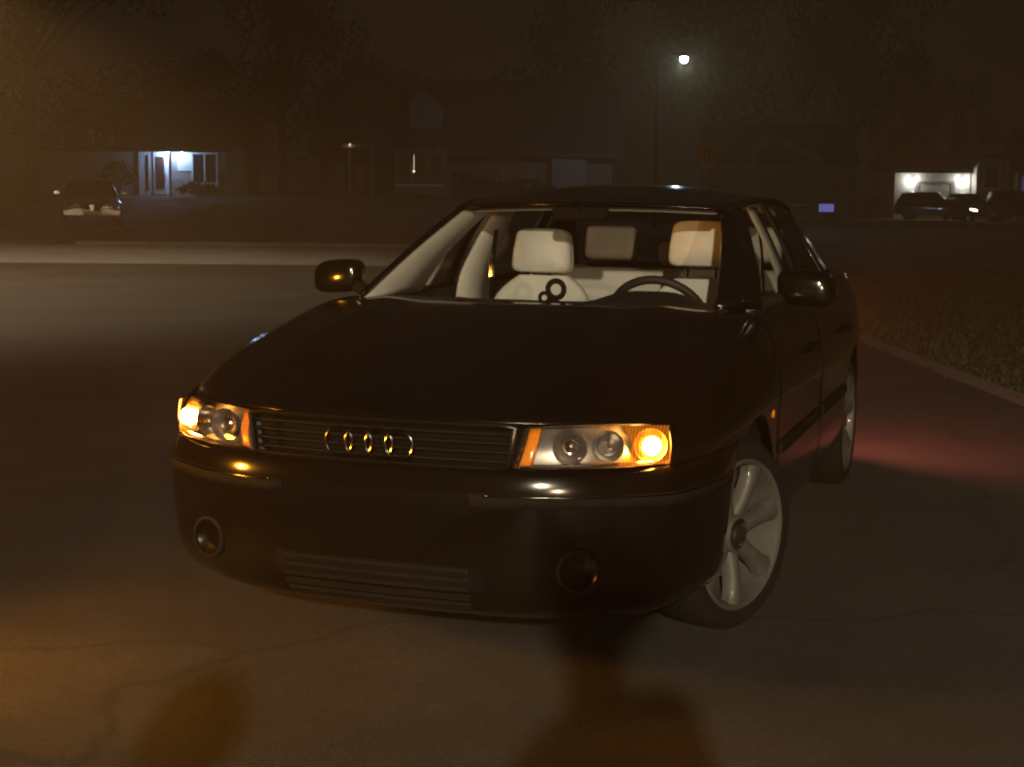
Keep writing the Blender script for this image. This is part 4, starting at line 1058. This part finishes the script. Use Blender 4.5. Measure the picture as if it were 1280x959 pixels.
# ------------------------------------------------------------------ the two people whose shadows fall on the road
def person(label, x, y, rz, h, shirt, raise_arms):
    root = empty('person', (x, y, 0), rz); tag(root, label, 'person'); k = h / 1.75
    def skin(name, nodes, edges, m, root_i=0, lv=2):
        me = bpy.data.meshes.new(name); me.from_pydata([tuple(c * k for c in n[0]) for n in nodes], edges, []); me.materials.append(m)
        o = link(bpy.data.objects.new(name, me), root)
        sk = o.modifiers.new('skin', 'SKIN'); sk.use_smooth_shade = True
        for i, n in enumerate(nodes): me.skin_vertices[0].data[i].radius = (n[1] * k, (n[2] if len(n) > 2 else n[1]) * k)
        me.skin_vertices[0].data[root_i].use_root = True
        ss = o.modifiers.new('sub', 'SUBSURF'); ss.levels = lv; ss.render_levels = lv
        return o
    N_ = []; E_ = []
    def n(p, r, par=None, r2=None):
        N_.append((p, r, r2 if r2 else r)); i = len(N_) - 1
        if par is not None: E_.append((par, i))
        return i
    pel = n((0, 0, .95), .15, None, .11); ab = n((0, 0, 1.12), .135, pel, .10); ch = n((0, .0, 1.30), .155, ab, .11); nk = n((0, .01, 1.46), .06, ch); n0 = n((0, .02, 1.53), .052, nk); hd = n((0, .03, 1.62), .082, n0, .095); tp = n((0, .02, 1.71), .06, hd, .075)
    hands = []
    for s in (-1, 1):
        sh = n((s * .185, 0, 1.40), .060, ch)
        if raise_arms:
            el = n((s * .24, .14, 1.16), .042, sh); wr = n((s * .075, .30, 1.27), .027, el)
            hands.append((Vector((s * .075, .30, 1.27)), Vector((-s * .35, .4, .75)).normalized(), s))
        else:
            el = n((s * .25, -.02, 1.12), .042, sh); wr = n((s * .25, .08, .88), .027, el)
            hands.append((Vector((s * .25, .08, .88)), Vector((0, .25, -.95)).normalized(), s))
        hp = n((s * .10, 0, .88), .092, pel); kn = n((s * .115, .02, .50), .062, hp); an = n((s * .12, -.01, .09), .042, kn); n((s * .125, .13, .04), .034, an)
    skin('body', N_, E_, M['skin'])
    # hands with separate fingers
    for w, d, s in hands:
        side_ = d.cross(Vector((0, 1, 0))).normalized() if abs(d.y) < .9 else Vector((1, 0, 0)); nrm = d.cross(side_).normalized()
        Hn = []; He = []
        def hnode(p, r, par=None):
            Hn.append((tuple(p), r, r)); i = len(Hn) - 1
            if par is not None: He.append((par, i))
            return i
        w0 = hnode(w, .024); pm = hnode(w + d * .05, .030, w0)
        for j, ln in enumerate((.070, .080, .076, .060)):
            o_ = side_ * (-.030 + .02 * j); a = hnode(w + d * .095 + o_, .0095, pm); bq = hnode(w + d * (.095 + ln * .5) + o_ + nrm * .012, .0085, a); hnode(w + d * (.095 + ln * .8) + o_ + nrm * .035, .0075, bq)
        t1 = hnode(w + d * .035 + side_ * -.045, .011, w0); hnode(w + d * .075 + side_ * -.065 + nrm * .012, .0095, t1)
        skin('hand', Hn, He, M['skin'], 0, 1)
    # clothes
    N_ = []; E_ = []
    a = n((0, 0, .90), .165, None, .125); b2 = n((0, 0, 1.12), .155, a, .12); c2 = n((0, 0, 1.31), .172, b2, .125); n((0, .005, 1.45), .075, c2)
    for s in (-1, 1):
        sh = n((s * .19, 0, 1.40), .074, c2)
        if raise_arms: e = n((s * .245, .14, 1.155), .055, sh); n((s * .09, .285, 1.255), .040, e)
        else: e = n((s * .255, -.02, 1.115), .055, sh); n((s * .252, .072, .90), .040, e)
    skin('jacket', N_, E_, shirt)
    N_ = []; E_ = []
    a = n((0, 0, .97), .15, None, .12)
    for s in (-1, 1):
        q = n((s * .10, 0, .86), .104, a); q = n((s * .116, .02, .50), .076, q); n((s * .12, -.008, .10), .066, q)
    skin('trousers', N_, E_, M['jeans'])
    for s in (-1, 1):
        b = MB(); bm = bmesh.new(); bmesh.ops.create_uvsphere(bm, u_segments=14, v_segments=10, radius=1)
        for v in bm.verts: v.co = Vector((v.co.x * .05, v.co.y * .14 + .06, max(v.co.z, -.6) * .06 + .036))
        b.bm(bm, Matrix.Translation((s * .122 * k, 0, 0))); b.build('shoe', M['shoe'], root, smooth=True)
    # hair, face
    b = MB(); bm = bmesh.new(); bmesh.ops.create_uvsphere(bm, u_segments=20, v_segments=14, radius=1)
    bmesh.ops.delete(bm, geom=[v for v in bm.verts if v.co.z < -.25 or (v.co.y > .55 and v.co.z < .45)], context='VERTS')
    for v in bm.verts: v.co = Vector((v.co.x * .094, v.co.y * .112 + .022, v.co.z * .118 + 1.66)) * k
    b.bm(bm); b.build('hair', M['hair'], root, smooth=True, solid=.012)
    b = MB()
    for s in (-1, 1):
        bm = bmesh.new(); bmesh.ops.create_uvsphere(bm, u_segments=10, v_segments=8, radius=.011 * k); b.bm(bm, Matrix.Translation(Vector((s * .032, .118, 1.635)) * k))
    b.build('eye', M['trim'], root, smooth=True)
    b = MB(); b.tube([Vector((0, .118, 1.645)) * k, Vector((0, .140, 1.60)) * k, Vector((0, .120, 1.590)) * k], [.007, .013, .008], 8); b.build('nose', M['skin'], root, smooth=True)
    b = MB(); b.tube([Vector((-.024, .106, 1.560)) * k, Vector((0, .118, 1.558)) * k, Vector((.024, .106, 1.560)) * k], .006, 6); b.build('mouth', M['door_red'], root, smooth=True)
    return root
person('person in a dark jacket standing side on, casting the shadow below the lit headlight', .06, -.40, .95, 1.72, M['jacket'], False)
person('shorter person in a dark jacket with arms down, casting the shadow at lower left', -.62, -.50, .5, 1.50, M['jacket'], False)

# ------------------------------------------------------------------ haze, added and tinted orange in place of the lens glow
b = MB(); b.box(-140, 140, -60, 190, -1.04, 34)
hm = bpy.data.materials.new('lens veil haze'); hm.use_nodes = True
nt = hm.node_tree; nt.nodes.clear()
pv = nt.nodes.new('ShaderNodeVolumePrincipled'); pv.inputs['Color'].default_value = (1.0, .64, .30, 1); pv.inputs['Density'].default_value = .0064; pv.inputs['Anisotropy'].default_value = .25
ou = nt.nodes.new('ShaderNodeOutputMaterial'); nt.links.new(pv.outputs[0], ou.inputs['Volume'])
hz = b.build('haze', hm); tag(hz, kind='stuff')

# ------------------------------------------------------------------ sky, render settings
w = bpy.data.worlds.new('World'); S.world = w; w.use_nodes = True
nt = w.node_tree; bg = nt.nodes['Background']
sky = nt.nodes.new('ShaderNodeTexSky'); sky.sky_type = 'NISHITA'; sky.sun_disc = False
sky.sun_elevation = math.radians(2.0); sky.sun_rotation = math.radians(150); sky.air_density = 1.5; sky.dust_density = 4
mix = nt.nodes.new('ShaderNodeMixRGB'); mix.inputs[0].default_value = .85
mix.inputs[2].default_value = (.22, .21, .29, 1)
nt.links.new(sky.outputs[0], mix.inputs[1]); nt.links.new(mix.outputs[0], bg.inputs['Color'])
bg.inputs['Strength'].default_value = .025
S.view_settings.view_transform = 'Standard'; S.view_settings.look = 'None'; S.view_settings.exposure = 0; S.view_settings.gamma = 1
S.view_settings.use_curve_mapping = False
c = S.cycles
c.use_denoising = True
try: c.denoiser = 'OPENIMAGEDENOISE'
except Exception: pass
c.filter_width = 2.2; c.max_bounces = 8; c.diffuse_bounces = 4; c.glossy_bounces = 4; c.transparent_max_bounces = 16; c.volume_bounces = 0
c.sample_clamp_indirect = 4; c.caustics_reflective = False; c.caustics_refractive = False
c.use_light_tree = True
